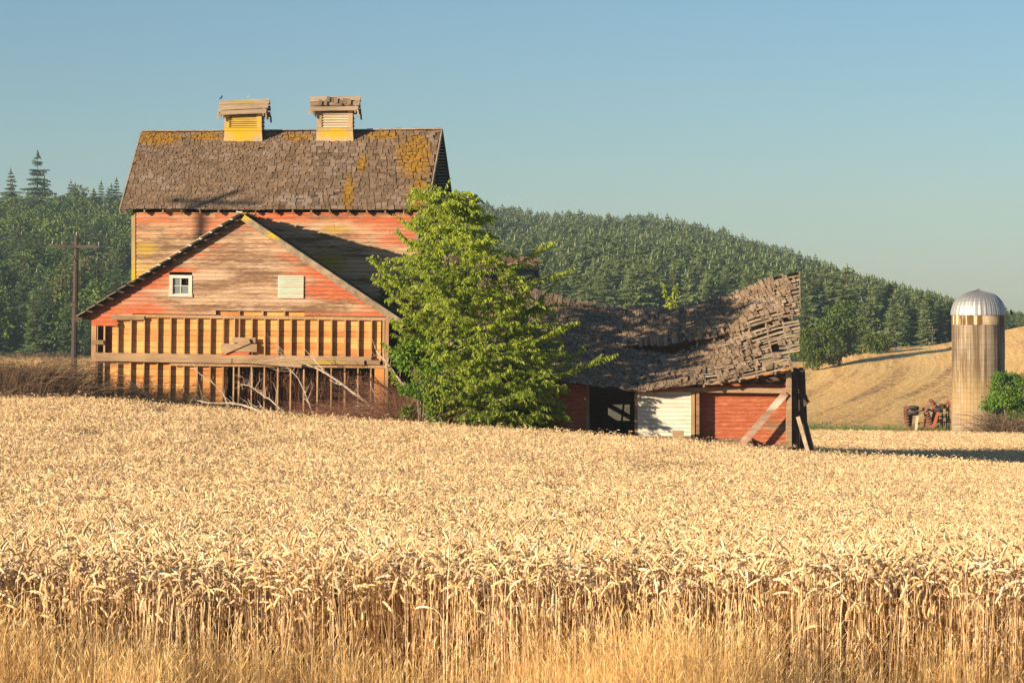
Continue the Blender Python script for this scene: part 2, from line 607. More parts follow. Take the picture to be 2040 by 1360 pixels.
M_WHEAT = m_straw('ripe_wheat', (.60, .35, .13), (.84, .60, .315), (.92, .78, .55), .26)
M_DRYGRASS = m_straw('dry_grass', (.54, .29, .08), (.80, .52, .20), (.92, .71, .38))

wp0 = [wheat_patch('wheat_patch', 100 + k, 84, .46, 0) for k in range(6)]
wp1 = [wheat_patch('wheat_patch', 200 + k, 72, .46, 1) for k in range(5)]
wp2 = [wheat_patch('wheat_patch', 300 + k, 90, .6, 2) for k in range(4)]
for me in wp0 + wp1 + wp2: me.materials.append(M_WHEAT)

pts = []; rots = []; scl = []; idx = []
def wheat_at(x, y, lodset, s=1.0):
    # low and flattened spots
    k = mnoise.noise(Vector((x * .55, y * .22, 3.1)))
    hz = 1.0 + .05 * mnoise.noise(Vector((x * .8, y * .3, 9))) - (.16 if k > .42 else 0)
    pts.append((x, y, ground(x, y) - .01)); rots.append((nrng.normal(0, .03), nrng.normal(0, .03), nrng.uniform(0, 6.283)))
    scl.append((s, s, s * hz)); idx.append(lodset[0] + int(nrng.integers(lodset[1])))
y = 15.0
while y < 82.2:
    half = y * 1020 / FPX + (2.4 if y < 40 else 4.2)
    st = .46
    x = -half
    while x < half:
        px, py = x + nrng.uniform(-.2, .2), y + nrng.uniform(-.2, .2)
        edge = 15.35 + .35 * mnoise.noise(Vector((px * .9, 0, 0))) - .10 * px * .3
        if py > edge:
            wheat_at(px, py, (0, 6) if py < 31 else (6, 5))
            if py < edge + 1.5:
                wheat_at(px + nrng.uniform(-.23, .23), py + nrng.uniform(-.1, .23), (0, 6), .97)
        x += st
    y += st
near_n = len(pts)
scatter('wheat_field', pts, rots, scl, idx, wp0 + wp1, 'tall ripe golden wheat standing in the near field before the barns', 'wheat')

pts = []; rots = []; scl = []; idx = []
y = 82.4
while y < 190:
    x0 = 9.6 if y < 96 else (1440 - 1020) / FPX * y
    x1 = (2040 - 1020) / FPX * y + 5
    st = .62 if y < 125 else .85
    x = x0
    while x < x1:
        if not (ground(x, y) is None):
            wheat_at(x + nrng.uniform(-.3, .3), y + nrng.uniform(-.3, .3), (0, 4), 1.0 if y < 125 else 1.35)
            sx, sy, sz = scl[-1]; scl[-1] = (sx, sy, min(sz, 1.08))
        x += st
    y += st
scatter('wheat_field', pts, rots, scl, idx, wp2, 'pale wheat in the lower field around the foot of the silo', 'wheat')

# dry grass at the field margin
def grass_tuft(name, seed, n, hmin, hmax, spread, w=.0022, lean=.55):
    r = random.Random(seed); mb = MB()
    for _ in range(n):
        a = r.uniform(0, 6.283); q = spread * math.sqrt(r.random())
        b = Vector((q*math.cos(a), q*math.sin(a), 0))
        h = r.uniform(hmin, hmax); da = r.uniform(0, 6.283); ln = abs(r.gauss(0, lean)) * h
        d = Vector((math.cos(da), math.sin(da), 0)); sd = Vector((-d.y, d.x, 0)) * w * r.uniform(.7, 1.5)
        tone = min(max(r.gauss(.45, .25), .02), 1)
        prev = b; pw = sd
        for s in (0.4, .75, 1.0):
            p = b + d * ln * s * s + Vector((0, 0, h * (s - .28 * (ln / h) * s * s)))
            ww = sd * (1 - .75 * s)
            mb.quad(prev - pw, prev + pw, p + ww, p - ww, tone)
            prev, pw = p, ww
        if r.random() < .3:       # thin seed head
            e = prev + (d * .03 + Vector((0, 0, .05))) * r.uniform(.5, 1.3)
            mb.tube([prev, prev.lerp(e, .5), e], [.0008, .0022, .0006], 3, min(1, tone + .15), cap=False)
    return mb.mesh(name)
gp = [grass_tuft('grass_tuft', 400 + k, 90, .28, .78, .22, .0016, .38) for k in range(6)]
for me in gp: me.materials.append(M_DRYGRASS)
pts = []; rots = []; scl = []; idx = []
for _ in range(1700):
    x = nrng.uniform(-4.6, 4.6); y = nrng.uniform(13.2, 16.2)
    d = mnoise.noise(Vector((x * 1.1 + 4, y * .8, 0)))
    lim = float(np.interp(x, [-5, -1.7, -1.2, -.15, .15, 1.2, 1.6, 5], [.9, .85, .30, .25, .95, .9, .30, .25]))
    if y > 15.3: lim *= .35
    if d < -.15 and nrng.random() < .7: continue
    if nrng.random() > lim: continue
    k = (.52 + .50 * max(0, d + .1) + .30 * nrng.random()) * (.70 + .45 * lim)
    pts.append((x, y, ground(x, y) - .02)); rots.append((0, 0, nrng.uniform(0, 6.283))); scl.append((k, k, k)); idx.append(int(nrng.integers(6)))
scatter('dry_grass', pts, rots, scl, idx, gp, 'long bleached grass along the front edge of the wheat', 'grass')

# ------------------------------------------------------------------ building helpers
def part_w(name, mb, mat, parent, smooth=False):
    """mesh given in world coordinates under an unrotated root"""
    L = parent.location if parent.parent is None else parent.location + parent.parent.location
    mb.v = [(a - L.x, b - L.y, c - L.z) for (a, b, c) in mb.v]
    return part(name, mb, mat, parent, smooth)

def clap(x0b, x1b, x0t, x1t, z0, z1, y=0.0, th=.03, tt=.012):
    """one horizontal lap board, front towards -y, thicker at its lower edge"""
    mb = MB()
    mb.hexa([(x0b, y - th, z0), (x1b, y - th, z0), (x1b, y, z0), (x0b, y, z0), (x0t, y - tt, z1), (x1t, y - tt, z1), (x1t, y, z1), (x0t, y, z1)])
    return mb

def split_row(x0, x1, r, lo=2.2, hi=5.0):
    out = []; x = x0
    while x < x1 - .01:
        e = x + r.uniform(lo, hi)
        if x1 - e < .8: e = x1
        out.append((x, e)); x = e
    return out

def bar(p, q, w, d, up=Vector((0, 0, 1))):
    """rectangular timber from p to q: w across (in the plane of up), d deep"""
    p = Vector(p); q = Vector(q)
    t = (q - p).normalized()
    s = t.cross(up)
    s = s.normalized() if s.length > 1e-5 else t.orthogonal().normalized()
    u = s.cross(t).normalized()
    a = u * w / 2; b = s * d / 2
    mb = MB()
    mb.hexa([p - a - b, p - a + b, p + a + b, p + a - b, q - a - b, q - a + b, q + a + b, q + a - b])
    return mb

SH_ME = []
for k in range(4):
    r_ = random.Random(50 + k)
    sk = r_.uniform(-.03, .03); mb = MB()
    th = r_.uniform(.010, .018)
    mb.hexa([(-.5, 0 + sk, 0), (.5, 0 - sk, 0), (.47, .44, 0), (-.47, .44, 0), (-.5, 0 + sk, th), (.5, 0 - sk, th), (.47, .44, .006), (-.47, .44, .006)])
    SH_ME.append(mb.mesh('shingle'))
SH_V = [np.array([v.co[:] for v in m.vertices]) for m in SH_ME]
SH_F = np.array([p.vertices[:] for p in SH_ME[0].polygons])

def shingle_field(parent, mat, S, cells, n_single, seed, lift=.10, jit=.03):
    """S(u, t) -> world point; cells = (u, t, width, length); the nearest n_single become parts, the rest one joined part"""
    r = random.Random(seed)
    items = []
    for (u, t, w, ln) in cells:
        p = Vector(S(u, t)); e = .01
        ex = (Vector(S(u + e, t)) - Vector(S(u - e, t))).normalized()
        eu = (Vector(S(u, t + e)) - Vector(S(u, t - e)))
        eu = (eu - ex * eu.dot(ex)).normalized()
        en = ex.cross(eu).normalized()
        if en.z < 0: en = -en
        rot = Matrix((ex, eu, en)).transposed().to_4x4()
        tw = Matrix.Rotation(r.gauss(0, jit), 4, 'Z') @ Matrix.Rotation(-abs(r.gauss(0, lift)) * .5 - .03, 4, 'X') @ Matrix.Rotation(r.gauss(0, lift * .4), 4, 'Y')
        p = p + en * r.uniform(.012, .03) + eu * r.uniform(-.03, .03)
        M = Matrix.Translation(p) @ rot @ tw @ Matrix.Diagonal((w * r.uniform(.86, .97), ln / .44, 1, 1))
        items.append((p.y, M, r.randrange(4)))
    items.sort(key=lambda q: q[0])
    L = parent.location
    inv = Matrix.Translation(-L)
    for (_, M, k) in items[:n_single]:
        me = SH_ME[k] if mat.name == SH_MAT.get(k) else None
        key = (k, mat.name)
        if key not in SH_COPY:
            c = SH_ME[k].copy(); c.materials.append(mat); SH_COPY[key] = c
        o = bpy.data.objects.new('shingle', SH_COPY[key]); COL.objects.link(o)
        o.parent = parent; o.matrix_basis = inv @ M
    rest = items[n_single:]
    if rest:
        V = []; F = []
        for i, (_, M, k) in enumerate(rest):
            A = np.array(inv @ M)
            V.append(SH_V[k] @ A[:3, :3].T + A[:3, 3]); F.append(SH_F + 8 * i)
        o = link('shingles', np_mesh('shingles', np.concatenate(V), np.concatenate(F)), mat, parent)
        o['kind'] = 'stuff'
SH_MAT = {}; SH_COPY = {}

# ------------------------------------------------------------------ materials of the buildings
M_GABLE = m_siding('gable_siding', [((-8.8, 0, 3.9), (3.2, 1, 1.7), .50), ((-9.4, 0, 2.9), (4.2, 1, .9), .40), ((-6.0, 0, 2.7), (2.4, 1, .5), .30), ((-8.6, 0, 4.9), (1.2, 1, .5), .2)], base=.56, wood_d=(.20, .11, .062), wood_l=(.56, .37, .235))
M_MAINWALL = m_siding('main_siding', [((-11.6, 0, 4.2), (3.4, 1, 1.7), .62), ((-5.8, 0, 4.1), (4.6, 1, 1.5), .60), ((-7.5, 0, 5.1), (3.6, 1, .6), .3)],
                      lichen=[((-12.6, 0, 3.6), (1.4, 1, 1.2)), ((-12.4, 0, 4.7), (.8, 1, .5)), ((-5.9, 0, 5.35), (.9, 1, .25)), ((-6.3, 0, 4.2), (1.6, 1, .8))], base=.58, wood_d=(.20, .115, .06), wood_l=(.56, .375, .22))
M_SHEDRED = m_siding('shed_red_siding', [((8.3, 0, -1.1), (1.0, 1, .7), .25)], red=(.40, .105, .045), base=.44)
M_TIMBER = m_wood('weathered_timber', (.16, .095, .05), (.44, .29, .17))
M_GREYWOOD = m_wood('grey_rake_wood', (.16, .115, .075), (.46, .345, .235), grain=(6, 6, 6), lichen=[((-8.6, 0, 5.6), (.5, 1, .35)), ((-7.6, 0, 5.0), (.5, 1, .3))])
M_FRESH = m_wood('orange_sheathing', (.40, .155, .045), (.84, .425, .145), grain=(1.2, 1.2, 22), var=.75)
M_STUD = m_wood('stud_wood', (.28, .15, .07), (.56, .35, .18), grain=(30, 8, 1.4))
M_POSTY = m_wood('lichen_corner_board', (.25, .15, .07), (.46, .33, .16), grain=(20, 8, 2), lichen=[((-12.75, 0, 3.4), (.6, 1, 1.9))])
M_LEDGER = m_wood('mossy_ledger', (.19, .11, .06), (.42, .28, .16), lichen=[((-11.6, 0, 1.15), (1.6, 1, .12)), ((-6.0, 0, .95), (1.5, 1, .1))], lich_col=(.38, .27, .04))
M_DARKWOOD = m_wood('old_and_shaded_wood', (.05, .032, .02), (.17, .11, .07))  # old wood; the dark tone also stands in for shade on some sides
M_CUP = m_wood('cupola_wood', (.28, .19, .10), (.54, .40, .24), grain=(18, 5, 3), lichen=[((-9.45, 0, 9.05), (1.6, 1, 1.1)), ((-6.2, 0, 8.85), (1.1, 1, .45))], lich_col=(.52, .32, .015))
M_CUPROOF = m_wood('cupola_roof_wood', (.24, .16, .10), (.55, .40, .26), grain=(2, 14, 14), lichen=[((-9.4, 0, 10.0), (.9, 1, .12))], lich_col=(.42, .29, .05))
M_ROOF = m_shingle('main_shingles', (.125, .080, .046), (.36, .240, .150),
                   lichen=[((-3.4, 0, 8.0), (1.15, 1, 1.5)), ((-3.1, 0, 6.6), (.8, 1, 1.0)), ((-5.55, 0, 6.6), (.35, 1, 1.2)), ((-5.2, 0, 7.7), (.35, 1, .6)), ((-12.4, 0, 8.7), (1.3, 1, .5)), ((-10.8, 0, 8.75), (1.1, 1, .28)), ((-7.6, 0, 8.75), (1.0, 1, .25)), ((-4.5, 0, 8.8), (1.2, 1, .3))])
M_FROOF = m_shingle('mossy_roof', (.07, .05, .035), (.20, .15, .11), pale=(.2, .16, .12))
M_SHEDROOF = m_shingle('shed_shingles', (.13, .085, .052), (.42, .29, .185), pale=(.52, .41, .31))
M_WHITE = m_wood('worn_white_paint', (.45, .38, .29), (.74, .68, .57), grain=(3, 3, 40), var=.35)
M_WHITESIDE = m_wood('white_siding', (.50, .44, .33), (.76, .70, .58), grain=(3, 3, 30), var=.3)
M_PEEL = m_siding('peeling_plank', [], red=(.30, .07, .035), base=.78, wood_d=(.34, .26, .18), wood_l=(.66, .56, .44))
tg = NT('window_glass', .12, .5); tg.color((.16, .19, .20)); M_GLASS = tg.m  # bluish grey base colour stands in for the reflected sky
tg = NT('interior_dark', .95, .1); tg.color((.03, .02, .015)); M_DARK = tg.m  # near-black colour stands in for unlit interiors

# ------------------------------------------------------------------ main barn
barn = tag(empty('barn', (-7.97, 91.2, -1.7)), 'tall red barn with two yellowed cupolas on its mossy shingle roof', 'barn')
rb = random.Random(11)
WY = 91.2
WL, WR, WT = -12.77, -3.175, 5.92
e = .138
z = .9
while z < WT - .02:
    z1 = min(z + e - .010, WT)
    for (a, b) in split_row(WL + .09, WR - .09, rb):
        part_w('siding_board', clap(a + .003, b - .003, a + .003, b - .003, z, z1, WY), M_MAINWALL, barn)
    z += e
mb = MB(); mb.box(WL, WR, WY + .02, WY + .06, -1.9, 5.9); part_w('wall_sheathing', mb, M_DARKWOOD, barn)
part_w('corner_board', MB().box(WL - .03, WL + .10, WY - .045, WY + .02, -1.7, WT), M_POSTY, barn)
part_w('corner_board', MB().box(WR - .10, WR + .03, WY - .045, WY + .02, -1.7, WT), M_TIMBER, barn)
# side gable (right): boards coloured dark to stand for its shade
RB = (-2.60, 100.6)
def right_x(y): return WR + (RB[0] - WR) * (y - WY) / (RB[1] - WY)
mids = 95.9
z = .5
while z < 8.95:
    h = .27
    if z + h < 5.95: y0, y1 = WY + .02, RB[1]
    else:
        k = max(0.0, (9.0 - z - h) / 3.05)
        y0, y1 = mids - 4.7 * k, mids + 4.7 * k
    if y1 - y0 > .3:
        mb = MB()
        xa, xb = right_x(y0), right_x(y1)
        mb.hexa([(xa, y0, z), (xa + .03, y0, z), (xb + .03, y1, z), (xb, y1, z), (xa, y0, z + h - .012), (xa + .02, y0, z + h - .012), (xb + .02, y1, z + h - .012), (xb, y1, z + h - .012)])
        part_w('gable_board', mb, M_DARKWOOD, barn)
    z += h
mb = MB(); mb.quad((WL, 100.6, -1.9), (RB[0], 100.6, -1.9), (RB[0], 100.6, 5.95), (WL, 100.6, 5.95)); part_w('rear_wall', mb, M_DARKWOOD, barn)
mb = MB(); mb.quad((WL, WY, -1.9), (WL, 100.6, -1.9), (WL, 100.6, 5.95), (WL, WY, 5.95)); mb.tri((WL, WY, 5.95), (WL, 100.6, 5.95), (WL, mids, 8.9)); part_w('end_wall', mb, M_MAINWALL, barn)
# roof
EL, ER = Vector((-13.14, 90.93, 6.02)), Vector((-2.86, 90.93, 5.99))
RL, RR = Vector((-13.10, 95.9, 8.94)), Vector((-2.50, 95.9, 9.04))
def S_main(u, t):
    p = EL.lerp(ER, u).lerp(RL.lerp(RR, u), t)
    p.z += .035 * mnoise.noise(Vector((u * 6, t * 4, 1.3))) - .03 * math.sin(math.pi * u) * t
    return p
NU, NV = 24, 10
mb = MB()
for i in range(NU):
    for j in range(NV):
        u0, u1, t0, t1 = i/NU, (i+1)/NU, j/NV, (j+1)/NV
        mb.quad(S_main(u0, t0), S_main(u1, t0), S_main(u1, t1), S_main(u0, t1))
part_w('roof_deck', mb, M_DARKWOOD, barn)
cells = []
rs = random.Random(21)
def courses(u_lo, u_hi, n, wmean, ln, length_m, drop=.004):
    for k in range(n):
        t = k / n
        u = u_lo - (rs.random() * wmean / length_m if u_lo > 0 else 0)
        while u < u_hi:
            w = wmean * rs.uniform(.55, 1.5)
            uc = u + w / 2 / length_m
            if uc + w / 2 / length_m > 1.003: break
            if rs.random() > drop:
                cells.append((min(max(uc, .004), .996), t + rs.gauss(0, .0025), w, ln * rs.uniform(.9, 1.08)))
            u += w / length_m
courses(0, .455, 33, .145, .28, 10.3)
courses(.455, 1.0, 24, .20, .38, 10.3, .006)
shingle_field(barn, M_ROOF, S_main, cells, 300, 22, lift=.07, jit=.02)
# ridge boards
for (a, b, dz) in ((0, .24, 0), (.24, .62, .01), (.62, 1.0, .0)):
    p, q = S_main(a, 1), S_main(b, 1)
    part_w('ridge_board', bar(p + Vector((.0, -.05, .03 + dz)), q + Vector((0, -.05, .03 + dz)), .03, .16), M_GREYWOOD, barn)
# rear slope: skip-sheathing strips, open near the right rake
BL, BR = Vector((-13.12, 100.9, 6.0)), Vector((-2.12, 100.9, 6.0))
for k in range(30):
    t0, t1 = k / 30 + .003, (k + .80) / 30
    a0, a1 = RL.lerp(BL, t0), RR.lerp(BR, t0); b0, b1 = RL.lerp(BL, t1), RR.lerp(BR, t1)
    mb = MB(); n = Vector((0, 0, .03)); dz = Vector((0, 0, -.03))
    mb.hexa([a0 - n + dz, a1 - n + dz, b1 - n + dz, b0 - n + dz, a0 + dz, a1 + dz, b1 + dz, b0 + dz])
    part_w('roof_lath', mb, M_DARKWOOD, barn)
mb = MB(); o1 = Vector((-.42, 0, .012)); mb.quad(RL + Vector((0, 0, .012)), RR + o1, BR + o1, BL + Vector((0, 0, .012))); part_w('rear_roof', mb, M_ROOF, barn)
# rake boards, right and left
def rake(p, q, w=.17, d=.04, name='rake_board', mat=None):
    part_w(name, bar(p, q, w, d), mat or M_GREYWOOD, barn)
rake(ER + Vector((.02, 0, -.06)), RR + Vector((.02, 0, -.06)))
rake(BR + Vector((.02, 0, -.06)), RR + Vector((.03, .02, -.06)), mat=M_DARKWOOD)
rake(EL + Vector((-.02, 0, -.06)), RL + Vector((-.02, 0, -.06)))
# rafter tails
for k in range(17):
    x = -12.96 + k * .622
    sl = (RL.z - EL.z) / (RL.y - EL.y)
    p = Vector((x, 90.97, 6.0 - .085)); q = Vector((x, 91.45, 6.0 - .085 + sl * .48))
    part_w('rafter_tail', bar(p, q, .13 + rb.uniform(-.01, .01), .05), M_TIMBER, barn)
# cupolas
def cupola(xl, xr, zt, zr, roofx, dzl, label, louver_mat):
    yf, yb = 95.25, 96.55
    zb = 8.35
    mb = MB()
    mb.box(xl + .04, xr - .04, yf + .06, yb, zb, zt + .12)
    body = part_w('cupola', mb, M_DARKWOOD, barn)
    body['label'] = label
    off = barn.location
    def sub(name, mb, mat):
        return part_w_local(name, mb, mat, body)
    def part_w_local(name, mb, mat, parent):
        mb.v = [(a - off.x, b - off.y, c - off.z) for (a, b, c) in mb.v]
        return part(name, mb, mat, parent)
    w = xr - xl
    sub('base_panel', MB().hexa([(xl - .05, yf - .05, zb), (xr + .05, yf - .05, zb), (xr + .05, yf + .1, zb), (xl - .05, yf + .1, zb), (xl - .005, yf - .01, 8.93), (xr + .005, yf - .01, 8.93), (xr, yf + .06, 8.93), (xl, yf + .06, 8.93)]), M_CUP)
    sub('sill_board', MB().box(xl - .01, xr + .01, yf - .03, yf + .055, 8.94, 9.05), M_CUP)
    for (a, b) in ((xl, xl + .17), (xr - .17, xr)):
        sub('corner_board', MB().box(a, b, yf - .02, yf + .055, 9.055, zt), M_CUP)
    sub('head_board', MB().box(xl + .172, xr - .172, yf, yf + .055, zt - .04, zt + .08), M_DARKWOOD)
    n = 6; z0 = 9.06; hh = (zt - .05 - z0) / n
    for k in range(n):
        zc = z0 + k * hh
        mb = MB(); a, b = xl + .175, xr - .175
        mb.hexa([(a, yf - .015, zc + .005), (b, yf - .015, zc + .005), (b, yf + .0, zc), (a, yf + .0, zc), (a, yf + .05, zc + hh * .88), (b, yf + .05, zc + hh * .88), (b, yf + .058, zc + hh * .86), (a, yf + .058, zc + hh * .86)])
        sub('louver_slat', mb, louver_mat)
    for k in range(7):      # shaded side
        zc = 8.6 + k * .14
        sub('side_slat', MB().hexa([(xr - .04, yf + .06, zc), (xr + .0, yf + .06, zc - .0), (xr + .0, yb, zc), (xr - .04, yb, zc), (xr - .04, yf + .06, zc + .12), (xr - .03, yf + .06, zc + .12), (xr - .03, yb, zc + .12), (xr - .04, yb, zc + .12)]), M_GREYWOOD)
    # roof boards
    rx0, rx1 = roofx
    r = random.Random(int(-xl * 100))
    ym = 95.9; hw = .92; rise = zr - zt + .02
    for side in (-1, 1):
        for k in range(3):
            a0, a1 = k / 3 + .015, (k + 1) / 3 - r.uniform(.055, .11)
            def P(x, a): 
                y = ym + side * hw * (1 - a)
                zz = zr - rise * (1 - a)
                return Vector((x, y, zz + dzl * (rx1 - x) / (rx1 - rx0)))
            ex = r.uniform(-.05, .05); ey = r.uniform(-.04, .04)
            n = Vector((0, side * .02, .03))
            lift = Vector((0, 0, r.uniform(0, .02)))
            j = r.uniform(-.012, .012)
            sub('roof_board', MB().hexa([P(rx0 + ex, a0), P(rx1 + ey, a0), P(rx1 + ey, a1), P(rx0 + ex, a1), P(rx0 + ex, a0 + j) + n + lift, P(rx1 + ey, a0) + n + lift, P(rx1 + ey, a1) + n + lift, P(rx0 + ex, a1 + j) + n + lift]), M_CUPROOF)
    for x in (rx0 + .12, rx1 - .12):
        for side in (-1, 1):
            sub('rafter', bar((x, ym + side * .9, zr - rise * .98 - .05 + dzl * (rx1 - x) / (rx1 - rx0)), (x, ym, zr - .07 + dzl * (rx1 - x) / (rx1 - rx0)), .09, .05), M_GREYWOOD)
    for (x, side) in ((rx0 + .02, -1), (rx1 - .02, 1), (rx1 - .03, -1)):   # ragged hanging board ends
        sub('hanging_splinter', bar((x, ym + side * .88, zr - rise * .95 + .02), (x + .02, ym + side * .9, zr - rise * .95 - .22), .06, .03, up=Vector((1, 0, 0))), M_GREYWOOD)
    return body
M_LOUV2 = m_wood('bare_louver_wood', (.45, .33, .2), (.68, .54, .38), grain=(2, 8, 20))
M_LOUV1 = m_wood('lichened_louver_wood', (.40, .26, .07), (.62, .44, .10), grain=(2, 8, 20))
cupola(-10.10, -8.80, 9.56, 10.13, (-10.33, -8.60), -.07, 'yellow lichened cupola with tilted board roof', M_LOUV1)
cup2 = cupola(-6.86, -5.60, 9.66, 10.22, (-7.13, -5.38), -.02, 'cupola with grey louvers and shingle remnants on its roof', M_LOUV2)
rs = random.Random(31)
for k in range(9):
    x = -6.7 + k * .125 + rs.uniform(-.05, .05); a = rs.uniform(.2, .55)
    p = Vector((x, 95.9 - .92 * (1 - a), 10.24 - .58 * (1 - a) + .05))
    mb = MB(); d = Vector((0, .30, .19)); w = Vector((rs.uniform(.05, .08), 0, 0)); n = Vector((0, -.01, .02))
    mb.hexa([p - w, p + w, p + w + d, p - w + d, p - w + n, p + w + n, p + w + d + n, p - w + d + n])
    mb.v = [(a_ - barn.location.x, b_ - barn.location.y, c_ - barn.location.z) for (a_, b_, c_) in mb.v]
    part('shingle', mb, M_SHEDROOF, cup2)

# ------------------------------------------------------------------ front barn (low gabled wing with bare studs)
fb = tag(empty('front_barn', (-8.75, 87.0, 0)), 'low gabled front barn with its lower siding gone and orange boards behind bare studs', 'barn')
fb.rotation_euler = (0, .0125, 0)
rf = random.Random(5)
SL = .651; AP = 5.60
def half(z): return min((AP - z) / SL - .02, 4.77)
e = .1345
z = 2.47; row = 0
wins = [(-2.29, -1.56, 3.02, 3.72), (1.20, 2.03, 3.02, 3.74)]
while z < AP - .12:
    h0, h1 = half(z), half(z + e - .010)
    if row == 0:
        segs = [(-h0, -.78), (2.06, h0)]
    else:
        segs = [(-h0, h0)]
    full = []
    for (a, b) in segs:
        full += split_row(a, b, rf, 1.6, 5.2)
    for (a, b) in full:
        # boards stop at the window opening
        pieces = [(a, b)]
        for (wx0, wx1, wz0, wz1) in wins[:1]:
            if z + e > wz0 + .02 and z < wz1 - .02:
                new = []
                for (p, q) in pieces:
                    if q <= wx0 or p >= wx1: new.append((p, q))
                    else:
                        if p < wx0: new.append((p, wx0))
                        if q > wx1: new.append((wx1, q))
                pieces = new
        for (p, q) in pieces:
            if q - p < .05: continue
            p0 = -h0 if abs(p + h0) < 1e-6 else p + .003; q0 = h0 if abs(q - h0) < 1e-6 else q - .003
            p1 = -h1 if abs(p + h0) < 1e-6 else p + .003; q1 = h1 if abs(q - h0) < 1e-6 else q - .003
            part('siding_board', clap(p0, q0, p1, q1, z, z + e - .010, rf.uniform(-.003, 0)), M_GABLE, fb)
    z += e; row += 1
mb = MB(); mb.hexa([(-4.7, .01, 2.47), (4.7, .01, 2.47), (4.7, .03, 2.47), (-4.7, .03, 2.47), (-.05, .01, 5.52), (.05, .01, 5.52), (.05, .03, 5.52), (-.05, .03, 5.52)])
# remnants of siding below the gable, left
for (a, b, z0) in ((-4.77, -3.95, 2.335), (-4.77, -3.95, 2.20), (-4.77, -3.93, 2.065)):
    part('siding_board', clap(a, b, a, b, z0, z0 + e - .010), M_GABLE, fb)
part('loose_board', bar((-4.13, -.035, 2.315), (-3.08, -.03, 2.33), .12, .03), M_TIMBER, fb)
part('loose_board', bar((-4.0, -.03, 2.085), (-3.93, -.03, 2.085), .1, .02), M_TIMBER, fb)
part('siding_board', clap(-3.95, -3.45, -3.95, -3.45, 2.34, 2.47), M_GABLE, fb)
# top plate and blocks above it
part('top_plate', MB().box(-3.47, 4.74, -.008, .118, 2.345, 2.445), M_STUD, fb)
for (a, b) in ((-.74, -.07), (-.02, .68), (.73, 1.38), (1.43, 2.05)):
    part('sheathing_board', MB().box(a, b, .09, .118, 2.45, 2.60), M_FRESH, fb)
for x in (-.06, .69, 1.39):
    part('block', MB().box(x, x + .05, 0.0, .085, 2.448, 2.60), M_STUD, fb)
# studs
px_studs = [192, 206.5, 233.3, 259.2, 285.9, 312.6, 338.5, 365.3, 392, 417.8, 443.6, 465.2, 475.5, 500.3, 526, 552.7, 578.6, 605, 632, 659, 686, 712.5, 738.3, 759]
for k, p in enumerate(px_studs):
    x = (p - 477) * .016111
    if x < -3.5: zt_ = 2.19 if x < -3.9 else 2.26
    else: zt_ = 2.34
    w = .045 + rf.uniform(-.004, .006)
    lean = rf.uniform(-.012, .012)
    zb = -2.0
    mb = MB(); mb.hexa([(x + lean - w/2, .0, zb), (x + lean + w/2, .0, zb), (x + lean + w/2, .118, zb), (x + lean - w/2, .118, zb), (x - w/2, .0, zt_), (x + w/2, .0, zt_), (x + w/2, .118, zt_), (x - w/2, .118, zt_)])
    part('stud', mb, M_STUD, fb)
# sheathing boards behind the studs
z = .86
while z < 2.33:
    h = rf.uniform(.165, .205)
    z1 = min(z + h, 2.345)
    for (a, b) in split_row(-4.12, 4.62, rf, 2.2, 5.5):
        part('sheathing_board', MB().box(a + .002, b - .002, .121 + rf.uniform(0, .004), .148, z + .005, z1 - .005), M_FRESH, fb)
    z = z1 if z1 < 2.33 else 9
z = -2.0
while z < .84:
    h = rf.uniform(.18, .235); z1 = min(z + h, .858)
    for (a, b) in split_row(-4.28, -.40 + rf.uniform(-.03, .03), rf, 2.2, 5.5):
        part('sheathing_board', MB().box(a + .002, b - .002, .121 + rf.uniform(0, .004), .148, z + .005, z1 - .005), M_FRESH, fb)
    z = z1 if z1 < .85 else 9
# ledger timbers
part('ledger_board', bar((-4.68, -.035, 1.14), (4.22, -.035, 1.115), .125, .055), M_TIMBER, fb)
part('ledger_beam', bar((-4.60, -.085, 1.01), (-.25, -.085, .985), .15, .14), M_LEDGER, fb)
part('ledger_beam', bar((-.22, -.085, .99), (4.0, -.085, .99), .155, .14), M_LEDGER, fb)
part('ledger_beam', bar((.0, -.19, .99), (2.0, -.20, .85), .10, .08), M_TIMBER, fb)
part('girt', bar((-2.2, -.03, .855), (4.72, -.03, .86), .09, .05), M_STUD, fb)
part('block', MB().box(4.05, 4.50, -.09, -.005, .93, 1.07), M_TIMBER, fb)
part('block', MB().box(-4.75, -4.38, -.05, -.003, 1.46, 1.60), M_TIMBER, fb)
# posts
part('corner_post', MB().box(-4.77, -4.62, -.02, .14, -2.0, 2.06), M_STUD, fb)
part('corner_post', MB().box(4.66, 4.77, -.02, .14, -2.0, 2.44), M_STUD, fb)
part('corner_post', MB().box(4.52, 4.64, .0, .12, .9, 2.34), M_STUD, fb)
part('wide_post', MB().box(4.33, 4.64, -.03, .12, -2.0, .80), M_FRESH, fb)
# nailed-up scrap boards
part('loose_board', bar((-.25, -.045, 1.66), (.50, -.045, 1.66), .17, .03), M_TIMBER, fb)
part('loose_board', bar((-.60, -.08, 1.42), (.55, -.08, 1.41), .25, .035), M_LEDGER, fb)
part('loose_board', bar((-.52, -.13, 1.27), (.32, -.13, 1.64), .16, .035), M_TIMBER, fb)
part('loose_board', bar((-.58, -.05, 1.20), (.30, -.05, 1.25), .10, .03), M_GABLE, fb)
